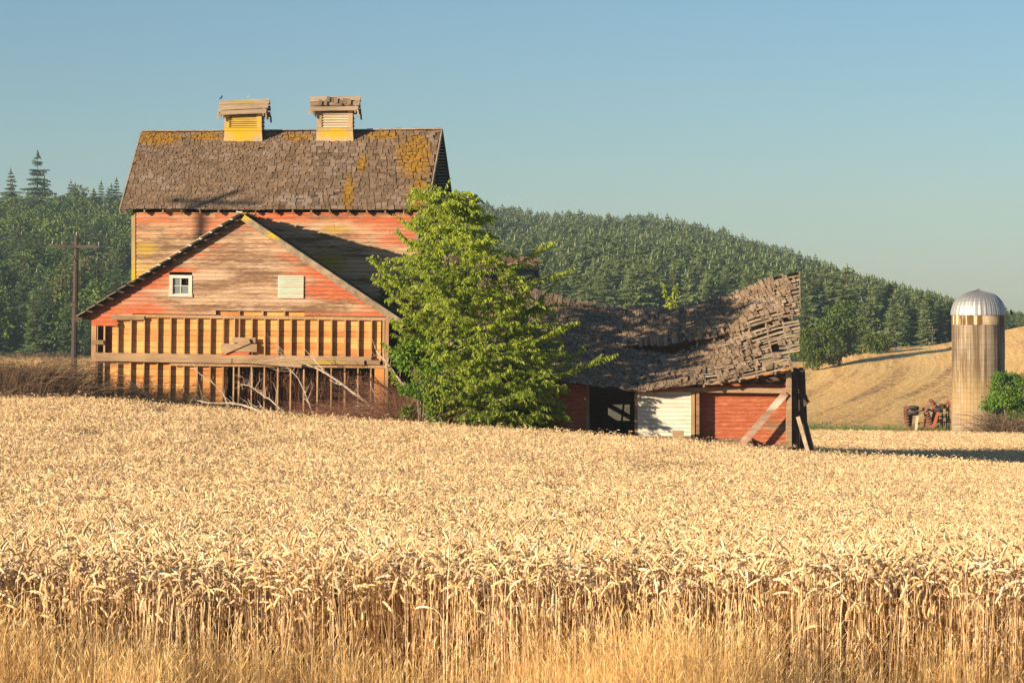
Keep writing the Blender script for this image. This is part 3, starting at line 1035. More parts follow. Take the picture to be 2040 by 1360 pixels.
# window
x0, x1, z0, z1 = wins[0]
win = part('window', MB().box(x0 + .09, x1 - .09, -.002, .02, z0 + .09, z0 + .115), M_WHITE, fb)
for (a, b, c, d, y0) in ((x0, x1, z1 - .10, z1, -.05), (x0, x0 + .11, z0 + .09, z1 - .103, -.047), (x1 - .11, x1, z0 + .09, z1 - .103, -.047), (x0 - .02, x1 + .02, z0, z0 + .088, -.07)):
    part('frame_board', MB().box(a, b, y0, .01, c, d), M_WHITE, win)
mx, mz = (x0 + x1) / 2, (z0 + z1) / 2
part('muntin', MB().box(mx - .015, mx + .015, -.012, .008, z0 + .118, z1 - .105), M_WHITE, win)
part('muntin', MB().box(x0 + .112, x1 - .112, -.010, .006, mz - .013, mz + .013), M_WHITE, win)
for (a, b, c, d) in ((x0 + .112, mx - .016, mz + .014, z1 - .105), (x0 + .112, mx - .016, z0 + .12, mz - .014), (mx + .016, x1 - .112, z0 + .12, mz - .014)):
    part('pane', MB().box(a, b, .012, .016, c, d), M_GLASS, win)
part('broken_pane', MB().hexa([(mx + .016, .012, mz + .014), (x1 - .112, .012, mz + .014), (x1 - .112, .016, mz + .014), (mx + .016, .016, mz + .014), (mx + .016, .012, mz + .05), (mx + .06, .012, mz + .03), (mx + .06, .016, mz + .03), (mx + .016, .016, mz + .05)]), M_GLASS, win)
part('painted_dark_room', MB().box(x0 + .05, x1 - .05, .10, .55, z0 + .05, z1 - .05), M_DARK, win)  # near-black box painted as the unlit space behind the panes
# white slatted panel
x0, x1, z0, z1 = wins[1]
pan = part('white_vent_panel', MB().box(x0, x1, -.045, -.031, z0, z1), M_WHITE, fb)
n = 11; hh = (z1 - z0) / n
for k in range(n):
    part('slat', clap(x0 + .01, x1 - .01, x0 + .01, x1 - .01, z0 + k*hh + .005, z0 + (k+1)*hh - .012, -.046, .035, .010), M_WHITE, pan)
# roof
YF, YB = -.20, 4.16
def deck(side):
    mb = MB()
    tip = (5.26 * side, 2.285); ap = (0, 5.70)
    A = lambda y, dz: (ap[0], y, ap[1] + dz); B = lambda y, dz: (tip[0], y, tip[1] + dz)
    mb.hexa([A(YF, -.04), B(YF, -.04), B(YB, -.04), A(YB, -.04), A(YF, 0), B(YF, 0), B(YB, 0), A(YB, 0)])
    return mb
for s in (-1, 1):
    part('roof_deck', deck(s), M_DARKWOOD, fb)
    t0 = Vector((5.26 * s, YF - .022, 2.20)); a0 = Vector((0, YF - .022, 5.62))
    if s > 0:
        part('rake_board', bar(a0 + Vector((.06, 0, -.04)), t0, .19, .035, up=Vector((0, 0, 1))), M_GREYWOOD, fb)
        part('rake_edge', bar(a0 + Vector((.0, -.02, .115)), t0 + Vector((.03, -.02, .105)), .03, .05), M_GREYWOOD, fb)
    else:
        part('rake_board', bar(a0 + Vector((0, .03, -.02)), t0 + Vector((0, .03, .02)), .13, .03), M_DARKWOOD, fb)  # dark colour stands in for the rake's shaded underside
        part('rake_edge', bar(a0 + Vector((.0, -.02, .105)), a0.lerp(t0, .58) + Vector((-.02, -.03, .10)), .075, .05), M_WHITE, fb)  # white flashing; also paints the sunlit upper fascia pale
part('ridge_cap', bar((-.05, -.24, 5.76), (-.05, 4.16, 5.76), .03, .2), M_WHITE, fb)
part('ridge_cap', bar((.09, -.24, 5.72), (.09, 4.16, 5.72), .03, .18), M_GREYWOOD, fb)
L0 = fb.location
def S_front(side):
    def S(u, t):   # u along depth, t from eave up
        y = YF + (YB - YF) * u
        x = side * 5.26 * (1 - t); zz = 2.285 + 3.415 * t
        return (x + L0.x, y + L0.y, zz + .02 * mnoise.noise(Vector((u * 5, t * 5, side))))
    return S
for side in (1, -1):
    rs = random.Random(60 + side); cells = []
    for k in range(34):
        u = 0.0
        while u < 1:
            w = rs.uniform(.1, .24); uc = u + w / 2 / 4.52
            if uc < .995 and rs.random() > .02: cells.append((uc, k / 34, w, .36))
            u += w / 4.52
    n_before = set(fb.children)
    shingle_field(fb, M_FROOF, S_front(side), cells, 0, 70 + side, lift=.16)
# lighter shingle ends along the left rake
for k in range(16):
    t = k / 16
    p = Vector((-5.22 * (1 - t), YF - .02, 2.36 + 3.415 * t))
    d = Vector((5.26, 0, 3.415)).normalized() * .34
    part('shingle', bar(p, p + d + Vector((0, 0, -.03)), .022, .34), M_CUPROOF if k > 8 else M_GREYWOOD, fb)
# side walls
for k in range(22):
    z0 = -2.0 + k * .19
    part('side_board', MB().box(4.72, 4.75, .145, 4.15, z0, z0 + .185), M_DARKWOOD, fb)  # side away from the sun: its shade is put into the dark colour
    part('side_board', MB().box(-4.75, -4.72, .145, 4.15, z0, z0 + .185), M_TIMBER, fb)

# ------------------------------------------------------------------ collapsing shed (sway-backed roof)
shed = tag(empty('shed', (5.0, 84.0, -2.4)), 'collapsing long shed with sway-backed shingle roof and peeling white and red walls', 'shed')
rsd = random.Random(77)
def PX(x, Y): return (x - 1020) * Y / FPX
def PZ(y, Y): return EYE + (640 - y) * Y / FPX
RIDX = [PX(v, 88.5) for v in (940, 1000, 1085, 1150, 1220, 1280, 1340, 1400, 1460, 1520, 1592)]
RIDZ = [PZ(v, 88.5) for v in (552, 565, 585, 602, 614, 620, 617, 604, 585, 562, 541)]
EAVX = [PX(v, 83.3) for v in (940, 1085, 1150, 1220, 1280, 1330, 1380, 1430, 1480, 1530, 1592)]
EAVZ = [PZ(v, 83.3) for v in (742, 752, 765, 774, 779, 772, 765, 761, 752, 742, 729)]
XA = -1.1
def xr(v): return 8.86 + .50 * v
VB = .58
def S_shed(u, v):
    X = XA + (xr(v) - XA) * u
    Y = 83.3 + 5.2 * v
    zz = float(np.interp(X, EAVX, EAVZ)) * (1 - v) + float(np.interp(X, RIDX, RIDZ)) * v
    zz -= .16 * math.sin(math.pi * v)
    k = max(0, 1 - abs(X - 5.2) / 2.2)
    if v < VB: zz -= .26 * k * max(0, 1 - (VB - v) / .4)
    else: zz += .05 * k * max(0, 1 - (v - VB) / .3)
    zz += .05 * mnoise.noise(Vector((X * 1.1, v * 5, 0))) + .03 * mnoise.noise(Vector((X * 3.1, v * 11, 5)))
    return Vector((X, Y, zz))
def shed_hole(X, v):
    """chance that the shingles are gone"""
    p = .02
    if X > 6.3 and v < .56: p = max(p, min(.92, (X - 6.3) / 2.2) * (1.0 if v < .5 else .8))
    if X > 7.6 and .5 < v < .66: p = .75
    if v >= .66: p = max(p, min(.6, (X - 8.3) / 1.6) if X > 8.3 else 0)
    if v < .2 and X > 4.9: p = max(p, .35 + .3 * (X > 6.0))
    n = mnoise.noise(Vector((X * 1.6, v * 7, 2)))
    return p + (.35 * max(0, n - .15) if X > 3 else .1 * max(0, n))
NU, NV = 40, 24
mb = MB()
for i in range(NU):
    for j in range(NV):
        u0, u1, v0, v1 = i/NU, (i+1)/NU, j/NV, (j+1)/NV
        X = XA + (xr(v0) - XA) * (u0 + u1) / 2
        if X > 5.9: continue
        if v0 < VB < v1: v1 = VB - .003
        d = Vector((0, 0, -.02))
        mb.quad(S_shed(u0, v0) + d, S_shed(u1, v0) + d, S_shed(u1, v1) + d, S_shed(u0, v1) + d)
part_w('roof_deck', mb, M_DARKWOOD, shed)  # dark sheet added under the shingles to stop light leaking through
cells = []
rs = random.Random(81)
for k in range(34):
    v = k / 34
    ln = 10.0
    u = -rs.random() * .01
    while u < 1:
        w = rs.uniform(.06, .16)
        uc = u + w / 2 / ln
        X = XA + (xr(v) - XA) * uc
        if 0 < uc < .997 and rs.random() > shed_hole(X, v):
            cells.append((uc, min(v + rs.gauss(0, .006), .985), w, .34 * rs.uniform(.85, 1.1)))
        u += w / ln
shingle_field(shed, M_SHEDROOF, S_shed, cells, 300, 82, lift=.10, jit=.04)
# exposed laths
for k in range(27):
    v = (k + .5) / 27
    if VB - .01 < v < VB + .02: continue
    xs0 = 4.7 + rsd.uniform(-.2, .6) if v < VB else 5.6 + rsd.uniform(-.3, .8)
    xs1 = xr(v) + rsd.uniform(-.03, .04)
    if v < .2: xs1 = 8.55 + rsd.uniform(-.1, .1)
    runs = [(xs0, xs1)]
    if v < .52 and rsd.random() < .55:
        c = rsd.uniform(7.4, 8.3); runs = [(xs0, c - rsd.uniform(.1, .3)), (c + rsd.uniform(.05, .2), xs1)]
    for (a, b) in runs:
        if b - a < .2: continue
        N = 6; mb = MB(); rows = []
        sag = rsd.uniform(-.05, .03); wv = .0065 + rsd.uniform(-.001, .003)
        tilt = rsd.uniform(-.012, .012)
        for i in range(N + 1):
            f = i / N
            X = a + (b - a) * f
            vv = v + tilt * (f - .5)
            u = (X - XA) / (xr(vv) - XA)
            p = S_shed(u, vv - wv) + Vector((0, 0, sag * math.sin(math.pi * f) - .01))
            q = S_shed(u, vv + wv) + Vector((0, 0, sag * math.sin(math.pi * f) - .01))
            rows.append((p, q))
        b0 = 0
        for (p, q) in rows:
            mb.v += [tuple(p), tuple(q), tuple(q - Vector((0, 0, .018))), tuple(p - Vector((0, 0, .018)))]; mb.c += [0]*4
        for i in range(N):
            s = 4*i
            for j in range(4):
                j2 = (j+1) % 4
                mb.f.append((s+j, s+4+j, s+4+j2, s+j2))
        mb.f.append((0, 1, 2, 3)); mb.f.append((4*N+3, 4*N+2, 4*N+1, 4*N))
        part_w('roof_lath', mb, M_SHEDLATH if 'M_SHEDLATH' in globals() else M_GREYWOOD, shed)
# rafters
for X in (5.9, 6.45, 7.0, 7.55, 8.1, 8.62):
    prev = None
    mb = MB()
    pts_ = [S_shed((X - XA) / (xr(v) - XA), v) + Vector((0, 0, -.10)) for v in (0.01, .2, .4, .56, .6, .8, .99)]
    for a, b in zip(pts_[:-1], pts_[1:]):
        q = bar(a, b, .10, .05); o0 = len(mb.v); mb.v += q.v; mb.c += q.c; mb.f += [tuple(i + o0 for i in f) for f in q.f]
    part_w('rafter', mb, M_GREYWOOD, shed)
for (a, b) in ((4.35, 4.72), (4.8, 5.35), (5.95, 6.40), (6.5, 6.95), (7.05, 7.5), (7.6, 8.05), (8.15, 8.55)):
    za = S_shed((a - XA) / (xr(0) - XA), .06).z - .17; zb = S_shed((b - XA) / (xr(0) - XA), .06).z - .17
    part_w('blocking_board', bar((a, 83.62, za), (b, 83.62, zb), .13, .03), M_FRESH if a > 5.9 else M_SHEDRED, shed)
# rear slope
mb = MB()
for i in range(20):
    u0, u1 = i / 20, (i + 1) / 20
    p, q = S_shed(u0, 1), S_shed(u1, 1)
    d = Vector((0, 5.2, -2.6))
    mb.quad(p, q, q + d, p + d)
part_w('rear_roof', mb, M_SHEDROOF, shed)
# ridge end boards and rake
prev = [S_shed(1, v) + Vector((.03, 0, -.03)) for v in (.66, .78, .9, 1.0)]
for a, b in zip(prev[:-1], prev[1:]):
    part_w('rake_board', bar(a, b, .10, .03), M_GREYWOOD, shed)
# walls
SY = 84.0
def wall_boards(x0, x1, z0, z1, y, mat, e=.13, lo=5, hi=9, ztop=None):
    z = z0
    while z < z1 - .03:
        t = min(z + e - .010, z1)
        for (a, b) in split_row(x0, x1, rsd, lo, hi):
            part_w('siding_board', clap(a, b, a, b, z, t, y + rsd.uniform(-.004, .0)), mat, shed)
        z += e
wall_boards(-.9, 2.28, -2.3, .42, SY, M_SHEDRED, .14)
part_w('door_jamb', MB().box(2.28, 2.40, SY - .05, SY + .10, -2.4, .36), M_TIMBER, shed)
part_w('door_jamb', MB().box(3.80, 3.885, SY - .03, SY + .10, -2.4, .12), M_TIMBER, shed)
part_w('door_sill', MB().box(2.40, 3.80, SY, SY + .2, -1.75, -1.62), M_TIMBER, shed)
wall_boards(3.89, 5.55, -1.29, .10, SY, M_WHITESIDE, .127)
mb = MB(); mb.box(3.9, 5.55, SY + .02, SY + .05, -2.5, .15); part_w('wall_backing', mb, M_DARKWOOD, shed)
part_w('post', MB().box(5.56, 5.66, SY - .06, SY + .08, -2.4, .18), M_STUD, shed)
part_w('post', MB().box(5.70, 5.80, SY - .07, SY + .08, -2.4, .16), M_TIMBER, shed)
part_w('header_beam', bar((4.3, SY - .03, .16), (8.52, SY - .03, .11), .15, .10), M_TIMBER, shed)
RY = SY + .36
wall_boards(5.75, 8.62, -1.62, .30, RY, M_SHEDRED, .125)
mb = MB(); mb.hexa([(5.75, RY + .02, -2.5), (8.62, RY + .02, -2.5), (8.62, RY + .05, -2.5), (5.75, RY + .05, -2.5), (5.75, RY + .02, .35), (8.62, RY + .02, .95), (8.62, RY + .05, .95), (5.75, RY + .05, .35)]); part_w('wall_backing', mb, M_DARKWOOD, shed)
# floor boards in the recess, sloping outward
for k in range(8):
    x = 5.86 + k * .2
    part_w('floor_board', MB().hexa([(x, SY - .62, -1.66), (x + .19, SY - .62, -1.66), (x + .19, RY - .03, -1.40), (x, RY - .03, -1.40), (x, SY - .62, -1.62), (x + .19, SY - .62, -1.62), (x + .19, RY - .03, -1.36), (x, RY - .03, -1.36)]), M_TIMBER, shed)
part_w('floor_beam', bar((5.6, SY - .66, -1.64), (7.3, SY - .66, -1.70), .09, .06), M_TIMBER, shed)
part_w('floor_beam', bar((5.7, SY - .60, -1.95), (7.2, SY - .60, -1.95), .45, .04), M_LEDGER, shed)
# corner post and ragged end wall
part_w('corner_post', MB().box(8.49, 8.65, SY - .14, SY + .06, -2.9, .86), M_TIMBER, shed)
for k in range(6):
    f = k / 5
    x = 8.68 + f * .42; y = SY - .02 + f * 1.3
    zt_ = .85 - .2 * rsd.random(); 
    part_w('end_board', MB().hexa([(x + .10 * f, y, -2.9), (x + .18 + .1 * f, y + .02, -2.9), (x + .19 + .1 * f, y + .12, -2.9), (x + .1 * f, y + .12, -2.9), (x - .02, y, zt_), (x + .12, y + .02, zt_ - .05), (x + .13, y + .12, zt_), (x, y + .12, zt_)]), M_DARKWOOD, shed)  # shade of the end wall painted in with dark wood
part_w('torn_board', bar((8.98, 84.3, .15), (9.20, 84.3, -.28), .16, .05, up=Vector((1, 0, 0))), M_DARKWOOD, shed)
part_w('torn_board', bar((8.92, 84.2, -.05), (9.13, 84.2, -.35), .14, .05, up=Vector((1, 0, 0))), M_DARKWOOD, shed)
# back wall with a gap one looks through
mb = MB()
for (x0, x1, z0, z1) in ((-1, 3.30, -2.6, 1.1), (4.05, 8.6, -2.6, 1.1), (3.30, 4.05, -.60, 1.1), (3.30, 4.05, -2.6, -1.15)):
    mb.box(x0, x1, 93.2, 93.25, z0, z1)
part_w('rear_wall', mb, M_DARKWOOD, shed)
part_w('fallen_brace', bar((3.2, 93.0, -.55), (4.1, 93.0, -1.05), .16, .06), M_DARKWOOD, shed)
part_w('fallen_brace', bar((3.75, 93.0, -1.3), (3.85, 93.0, -.4), .07, .06), M_DARKWOOD, shed)
part_w('fallen_brace', bar((3.2, 92.9, -1.0), (3.6, 92.9, -1.25), .2, .06), M_DARKWOOD, shed)
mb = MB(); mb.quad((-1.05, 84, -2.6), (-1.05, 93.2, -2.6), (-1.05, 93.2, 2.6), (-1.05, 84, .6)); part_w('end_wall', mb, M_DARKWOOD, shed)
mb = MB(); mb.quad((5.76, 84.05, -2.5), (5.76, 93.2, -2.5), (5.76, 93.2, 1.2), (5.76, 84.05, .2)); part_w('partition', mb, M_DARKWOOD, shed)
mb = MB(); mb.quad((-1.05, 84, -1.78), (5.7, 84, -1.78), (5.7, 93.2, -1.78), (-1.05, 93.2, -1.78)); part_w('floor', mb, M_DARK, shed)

# loose planks around the shed (things of their own)
def plank(name, p, q, w, th, mat, label, up=Vector((0, 0, 1)), group=None):
    p = Vector(p); q = Vector(q)
    lo = p if p.z < q.z else q
    mb = bar(p - lo, q - lo, w, th, up)
    # chipped end
    o = link(name, mb.mesh(name), mat); o.location = lo
    return tag(o, label, 'plank', group)
plank('plank', (6.93, 83.72, -1.72), (8.46, 83.80, .05), .21, .04, M_PEEL, 'peeling red and white plank leaning diagonally against the shed corner post')
plank('plank', (7.32, 83.4, -1.78), (8.52, 83.5, -1.50), .13, .10, M_TIMBER, 'topmost of the fallen timbers beside the shed corner post')
plank('plank', (7.40, 83.36, -1.93), (8.50, 83.45, -1.67), .12, .10, M_LEDGER, 'middle one of the fallen timbers beside the shed corner post')
plank('plank', (7.70, 83.34, -2.12), (8.45, 83.40, -1.86), .12, .10, M_TIMBER, 'lowest of the fallen timbers beside the shed corner post')
plank('plank', (9.36, 83.4, -2.62), (8.84, 83.75, -.68), .13, .05, M_GREYWOOD, 'long grey board leaning against the dark end of the shed', up=Vector((1, -.6, 0)))
plank('plank', (9.50, 83.5, -2.62), (9.06, 83.9, -.90), .17, .05, M_DARKWOOD, 'dark mossy board leaning behind the long grey board at the shed end', up=Vector((1, -.6, 0)))
o = link('stump_post', MB().box(-.17, .17, -.10, .10, 0, 1.15).mesh('stump_post'), M_TIMBER); o.location = (PX(1351, 83.4), 83.4, -2.25)
tag(o, 'short squared wooden post before the white shed wall', 'post')

# roof corner of another barn behind the cherry tree
far = tag(empty('ruined_barn', (-1.6, 108, -3.0)), 'brown shingle roof corner of a ruined barn showing behind the cherry tree', 'barn')
def S_far(u, t):
    return Vector((-5.0 + 6.04 * u, 107.0 + 2.2 * t, 4.25 + .95 * t - .45 * u + .05 * math.sin(u * 9)))
mb = MB()
for i in range(10):
    mb.quad(S_far(i/10, 0), S_far((i+1)/10, 0), S_far((i+1)/10, 1), S_far(i/10, 1))
part_w('roof_deck', mb, M_DARKWOOD, far)
cells = []
rs = random.Random(5)
for k in range(9):
    u = 0
    while u < 1:
        w = rs.uniform(.15, .3); uc = u + w/12
        if uc < .99 and rs.random() > .08: cells.append((uc, k/9, w, .34))
        u += w / 6
shingle_field(far, m_shingle('ruined_shingles', (.15, .085, .06), (.36, .22, .16)), S_far, cells, 0, 6, lift=.3, jit=.1)
mb = MB(); mb.quad((-5, 107.2, -3.2), (.9, 107.2, -3.2), (.9, 107.2, 3.85), (-5, 107.2, 4.2)); mb.quad((.9, 107.2, -3.2), (.9, 111, -3.2), (.9, 111, 3.7), (.9, 107.2, 3.7)); part_w('wall', mb, M_DARKWOOD, far)
part_w('rake_board', bar(S_far(1, 0) + Vector((.03, 0, -.06)), S_far(1, 1) + Vector((.03, 0, -.06)), .16, .04), M_DARKWOOD, far)

# ------------------------------------------------------------------ silo
SX, SYY = PX(1949, 190), 190.0
sz0 = -6.5; s_r = 1.84
s_top = PZ(627, 190); dome_top = PZ(578, 190)
silo = tag(empty('silo', (SX, SYY, sz0)), 'tall stained concrete stave silo with a ribbed metal dome', 'silo')
t = NT('silo_staves', .9)
p = t.pos(); q = t.xyz(p)
rr = t.island()
streak = t.noise(t.sc(p, (3.2, 3.2, .16)), 1.0, 5, .7)
speck = t.noise(p, 5, 5, .75)
hgt = t.ramp(q[2], sz0, s_top)
c = t.mix(t.m_('ADD', t.m_('MULTIPLY', rr, .6), t.m_('MULTIPLY', speck, .4)), (.25, .185, .12), (.38, .295, .20))
yel = t.m_('MULTIPLY', t.ramp(t.m_('ADD', streak, t.m_('MULTIPLY', t.noise(p, .45, 3), .7)), .72, .98), t.ramp(hgt, .95, .45))
c = t.mix(t.m_('MULTIPLY', yel, .5), c, (.44, .28, .09))
drk = t.m_('MULTIPLY', t.ramp(streak, .40, .62), t.ramp(t.m_('ADD', hgt, t.m_('MULTIPLY', speck, .4)), .30, .95))
c = t.mix(t.m_('MULTIPLY', drk, .85), c, (.085, .05, .025))
t.color(c); t.bump(speck, .4, .02); M_STAVE = t.m
t = NT('silo_top_course', .85)
p = t.pos(); st = t.noise(t.sc(p, (9, 9, .4)), 1, 4, .7)
st = t.m_('ADD', st, t.m_('MULTIPLY', t.m_('SUBTRACT', t.island(), .5), .30))
t.color(t.mix(t.ramp(st, .42, .56), (.60, .45, .27), (.14, .065, .02))); M_STAVETOP = t.m
t = NT('galvanized_dome', .6, .5); n = t.noise(t.pos(), 3, 4)
t.b.inputs['Metallic'].default_value = .85; t.color(t.mix(n, (.40, .39, .37), (.56, .54, .51))); M_GALV = t.m
M_RUST = m_plain('rusty_red_paint', (.33, .085, .035), .8, var=.45, nscale=9)
M_RUSTD = m_plain('rust_brown', (.17, .08, .045), .85, var=.4, nscale=12)
M_TYRE = m_plain('old_tyre_rubber', (.055, .045, .038), .9, var=.3)
M_STEEL = m_plain('dull_steel', (.22, .20, .18), .55, metal=.6)
NS = 46
def stave_ring(z0, z1, k0=0, r=s_r, gap=.003):
    mb = MB()
    for k in range(NS):
        a0 = 2*math.pi*(k + .0)/NS + gap; a1 = 2*math.pi*(k + 1.0)/NS - gap
        ro = r + rng.uniform(-.006, .006); ri = r - .07
        P = lambda a, rad, z: (rad*math.cos(a), rad*math.sin(a), z)
        zc = z0; 
        mb.hexa([P(a0, ro, z0 + .004), P(a1, ro, z0 + .004), P(a1, ri, z0 + .004), P(a0, ri, z0 + .004), P(a0, ro, z1 - .004), P(a1, ro, z1 - .004), P(a1, ri, z1 - .004), P(a0, ri, z1 - .004)])
    return mb
H = s_top - sz0
allm = MB()
course = .76; z = 0.0
while z < H - .72:
    # alternate staves are shifted by half a stave
    m2 = stave_ring(z, min(z + course, H - .70))
    o0 = len(allm.v); allm.v += m2.v; allm.c += m2.c; allm.f += [tuple(i + o0 for i in f) for f in m2.f]
    z += course
st = part('staves', allm, M_STAVE, silo); st['kind'] = 'stuff'
top = part('top_staves', stave_ring(H - .69, H), M_STAVETOP, silo); top['kind'] = 'stuff'
mb = MB(); nn = 48
for k in range(nn):
    a0, a1 = 2*math.pi*k/nn, 2*math.pi*(k+1)/nn; r0 = s_r - .06
    mb.quad((r0*math.cos(a0), r0*math.sin(a0), 0), (r0*math.cos(a1), r0*math.sin(a1), 0), (r0*math.cos(a1), r0*math.sin(a1), H), (r0*math.cos(a0), r0*math.sin(a0), H))
part('core', mb, M_DARK, silo)
for k in range(15):
    zz = .4 + k * .75
    if zz < H - .1:
        part('hoop', MB().ring((0, 0, zz), (0, 0, 1), s_r + .008, .008, 48, 4), M_STEEL, silo)
# dome: ribbed panels
NP_ = 32; DH = dome_top - s_top
mb = MB()
prof = [(s_r + .06, -.02), (s_r + .06, .10)] + [((s_r + .04) * math.cos(a) ** .92, .10 + (DH - .12) * math.sin(a) ** .98) for a in [math.pi/2 * j/9 for j in range(1, 9)]] + [(.16, DH + .0)]
for k in range(NP_):
    for (s, rb0, rb1) in ((0, 0, 1), (1, 1, 0)):
        a0 = 2*math.pi*(k + s*.5)/NP_; a1 = 2*math.pi*(k + .5 + s*.5)/NP_
        for (r0, z0), (r1, z1) in zip(prof[:-1], prof[1:]):
            k0 = 1 + (.0 if rb0 == 0 else .018); k1 = 1 + (.0 if rb1 == 0 else .018)
            mb.quad((r0*k0*math.cos(a0), r0*k0*math.sin(a0), z0), (r0*k1*math.cos(a1), r0*k1*math.sin(a1), z0), (r1*k1*math.cos(a1), r1*k1*math.sin(a1), z1), (r1*k0*math.cos(a0), r1*k0*math.sin(a0), z1))
dome = part('dome', mb, M_GALV, silo); dome.location = (0, 0, H)
cap = MB(); 
for k in range(16):
    a0, a1 = 2*math.pi*k/16, 2*math.pi*(k+1)/16
    cap.tri((.22*math.cos(a0), .22*math.sin(a0), 0), (.22*math.cos(a1), .22*math.sin(a1), 0), (0, 0, .13))
o = part('dome_cap', cap, M_GALV, dome); o.location = (0, 0, DH - .02)
for k in range(NP_):
    a = 2*math.pi*k/NP_
    pth = [(r*1.004*math.cos(a), r*1.004*math.sin(a), z) for (r, z) in prof]
    part('rib', MB().tube(pth, .022, 4), M_GALV, dome)
part('bracket', MB().tube([(s_r, 0, H - .06), (s_r + .52, 0, H - .06)], .02, 4), M_STEEL, silo)
part('bracket', MB().tube([(s_r, 0, H - .75), (s_r + .1, 0, H - .3), (s_r + .40, 0, H - .06)], .014, 4), M_STEEL, silo)

# ------------------------------------------------------------------ birds
M_BIRD = m_plain('dark_feathers', (.025, .025, .03), .6, var=.2)
M_BIRDP = m_plain('pale_feathers', (.62, .55, .46), .6, var=.2)
def bird(name, loc, L, mat, label, yaw):
    mb = MB()
    mb.tube([(-.62*L, 0, .16*L), (-.40*L, 0, .24*L), (-.15*L, 0, .36*L), (.08*L, 0, .46*L), (.22*L, 0, .58*L), (.28*L, 0, .68*L), (.36*L, 0, .69*L), (.50*L, 0, .66*L)],
            [.03*L, .06*L, .15*L, .17*L, .13*L, .10*L, .085*L, .006*L], 8)
    for s in (-1, 1):
        mb.tube([(.0, s*.05*L, .34*L), (.02*L, s*.05*L, .0)], .012*L, 3)
        mb.hexa([(-.5*L, s*.13*L, .26*L), (.05*L, s*.17*L, .36*L), (.05*L, s*.15*L, .33*L), (-.5*L, s*.11*L, .24*L), (-.4*L, s*.14*L, .34*L), (.1*L, s*.17*L, .50*L), (.1*L, s*.13*L, .50*L), (-.4*L, s*.1*L, .34*L)])
    o = link(name, mb.mesh(name, True), mat); o.location = loc; o.rotation_euler = (0, -.35, yaw)
    return tag(o, label, 'bird')
bird('bird', (-10.26, 95.86, 10.10), .17, M_BIRD, 'small dark bird perched at the end of the tilted cupola roof', math.radians(35))
bird('bird', (-9.32, 95.88, 10.16), .11, M_BIRDP, 'tiny pale bird perched midway along the tilted cupola roof', math.radians(80))
bird('bird', (SX + s_r + .45, 190, s_top - .05), .50, M_BIRD, 'dark bird perched on the bracket beside the silo dome', math.radians(100))

# ------------------------------------------------------------------ utility poles and wires
M_POLE = m_wood('pole_wood', (.045, .035, .028), (.12, .09, .07), grain=(20, 20, 1.5))
def utility_pole(loc, h, arm, label, rad=.15, yaw=0.0, pins=True):
    root = tag(empty('utility_pole', loc), label, 'pole')
    root.rotation_euler = (0, math.radians(1.2), yaw)
    part('pole', MB().tube([(0, 0, 0), (0, 0, h*.5), (0, 0, h)], [rad, rad*.85, rad*.68], 8), M_POLE, root)
    za = h - .55
    part('crossarm', MB().box(-arm/2, arm/2, -rad*.9 - .10, -rad*.9 + .02, za - .07, za + .07), M_POLE, root)
    if pins:
        for f in (-.48, -.28, .28, .48):
            part('insulator', MB().tube([(arm*f, -rad - .04, za + .07), (arm*f, -rad - .04, za + .18), (arm*f, -rad - .04, za + .26)], [.03, .06, .03], 6), M_STEEL, root)
        part('insulator', MB().tube([(0, 0, h), (0, 0, h + .12), (0, 0, h + .2)], [.03, .06, .03], 6), M_STEEL, root)
    for s in (-1, 1):
        part('brace', bar((s*arm*.25, -rad*.9 - .06, za - .05), (0, -rad, za - .75), .04, .03, up=Vector((0, 1, 0))), M_POLE, root)
    part('clamp_bolt', MB().box(-.22, .22, -rad - .03, -rad + .0, h*.55, h*.55 + .05), M_POLE, root)
    return root
Yp = 140.0
xp = PX(146, Yp); zb = ground(xp, Yp)
hp = PZ(470, Yp) - zb
utility_pole((xp, Yp, zb), hp, PX(204, Yp) - PX(108, Yp), 'dark weathered utility pole standing left of the barns', .17)
# the pole before the barns that throws the shadow on the roof
s = 25.0
xs_, ys_ = -10.72 - s * math.sin(SUN_AZ), 91.2 - s * math.cos(SUN_AZ)
zg = ground(xs_, ys_)
utility_pole((xs_, ys_, zg), 6.95 + s * math.tan(SUN_EL) - zg, 2.7, 'utility pole outside the view whose shadow falls on the barn roof', .17, yaw=math.radians(-8))
Yq = 332.0
xq = PX(1857.5, Yq); zq = ground(xq, Yq)
utility_pole((xq, Yq, zq), PZ(648, Yq) - zq, 1.15, 'small brown utility pole at the top edge of the stubble field', .10, pins=False)
for ch in bpy.data.objects: pass
# wires running out to the left
M_WIRE = m_plain('wire_metal', (.06, .06, .06), .6)
ht = zb + hp
def wire(p, q, sag, label, rad=.022):
    P = Vector(p); Q = Vector(q); path = []
    for i in range(13):
        f = i / 12
        v = P.lerp(Q, f); v.z -= sag * 4 * f * (1 - f); path.append(v - P)
    o = link('power_line', MB().tube(path, rad, 3).mesh('power_line'), M_WIRE); o.location = P
    return tag(o, label, 'wire')
wire((xp - 1.1, Yp - .2, ht - .3), (-60, 128, ht + 3.0), .4, 'upper thin wire running from the dark pole to the edge of view')
wire((xp, Yp - .2, PZ(600, Yp)), (-60, 120, 2.6), .5, 'lower thin wire running low from the dark pole to the edge of view')

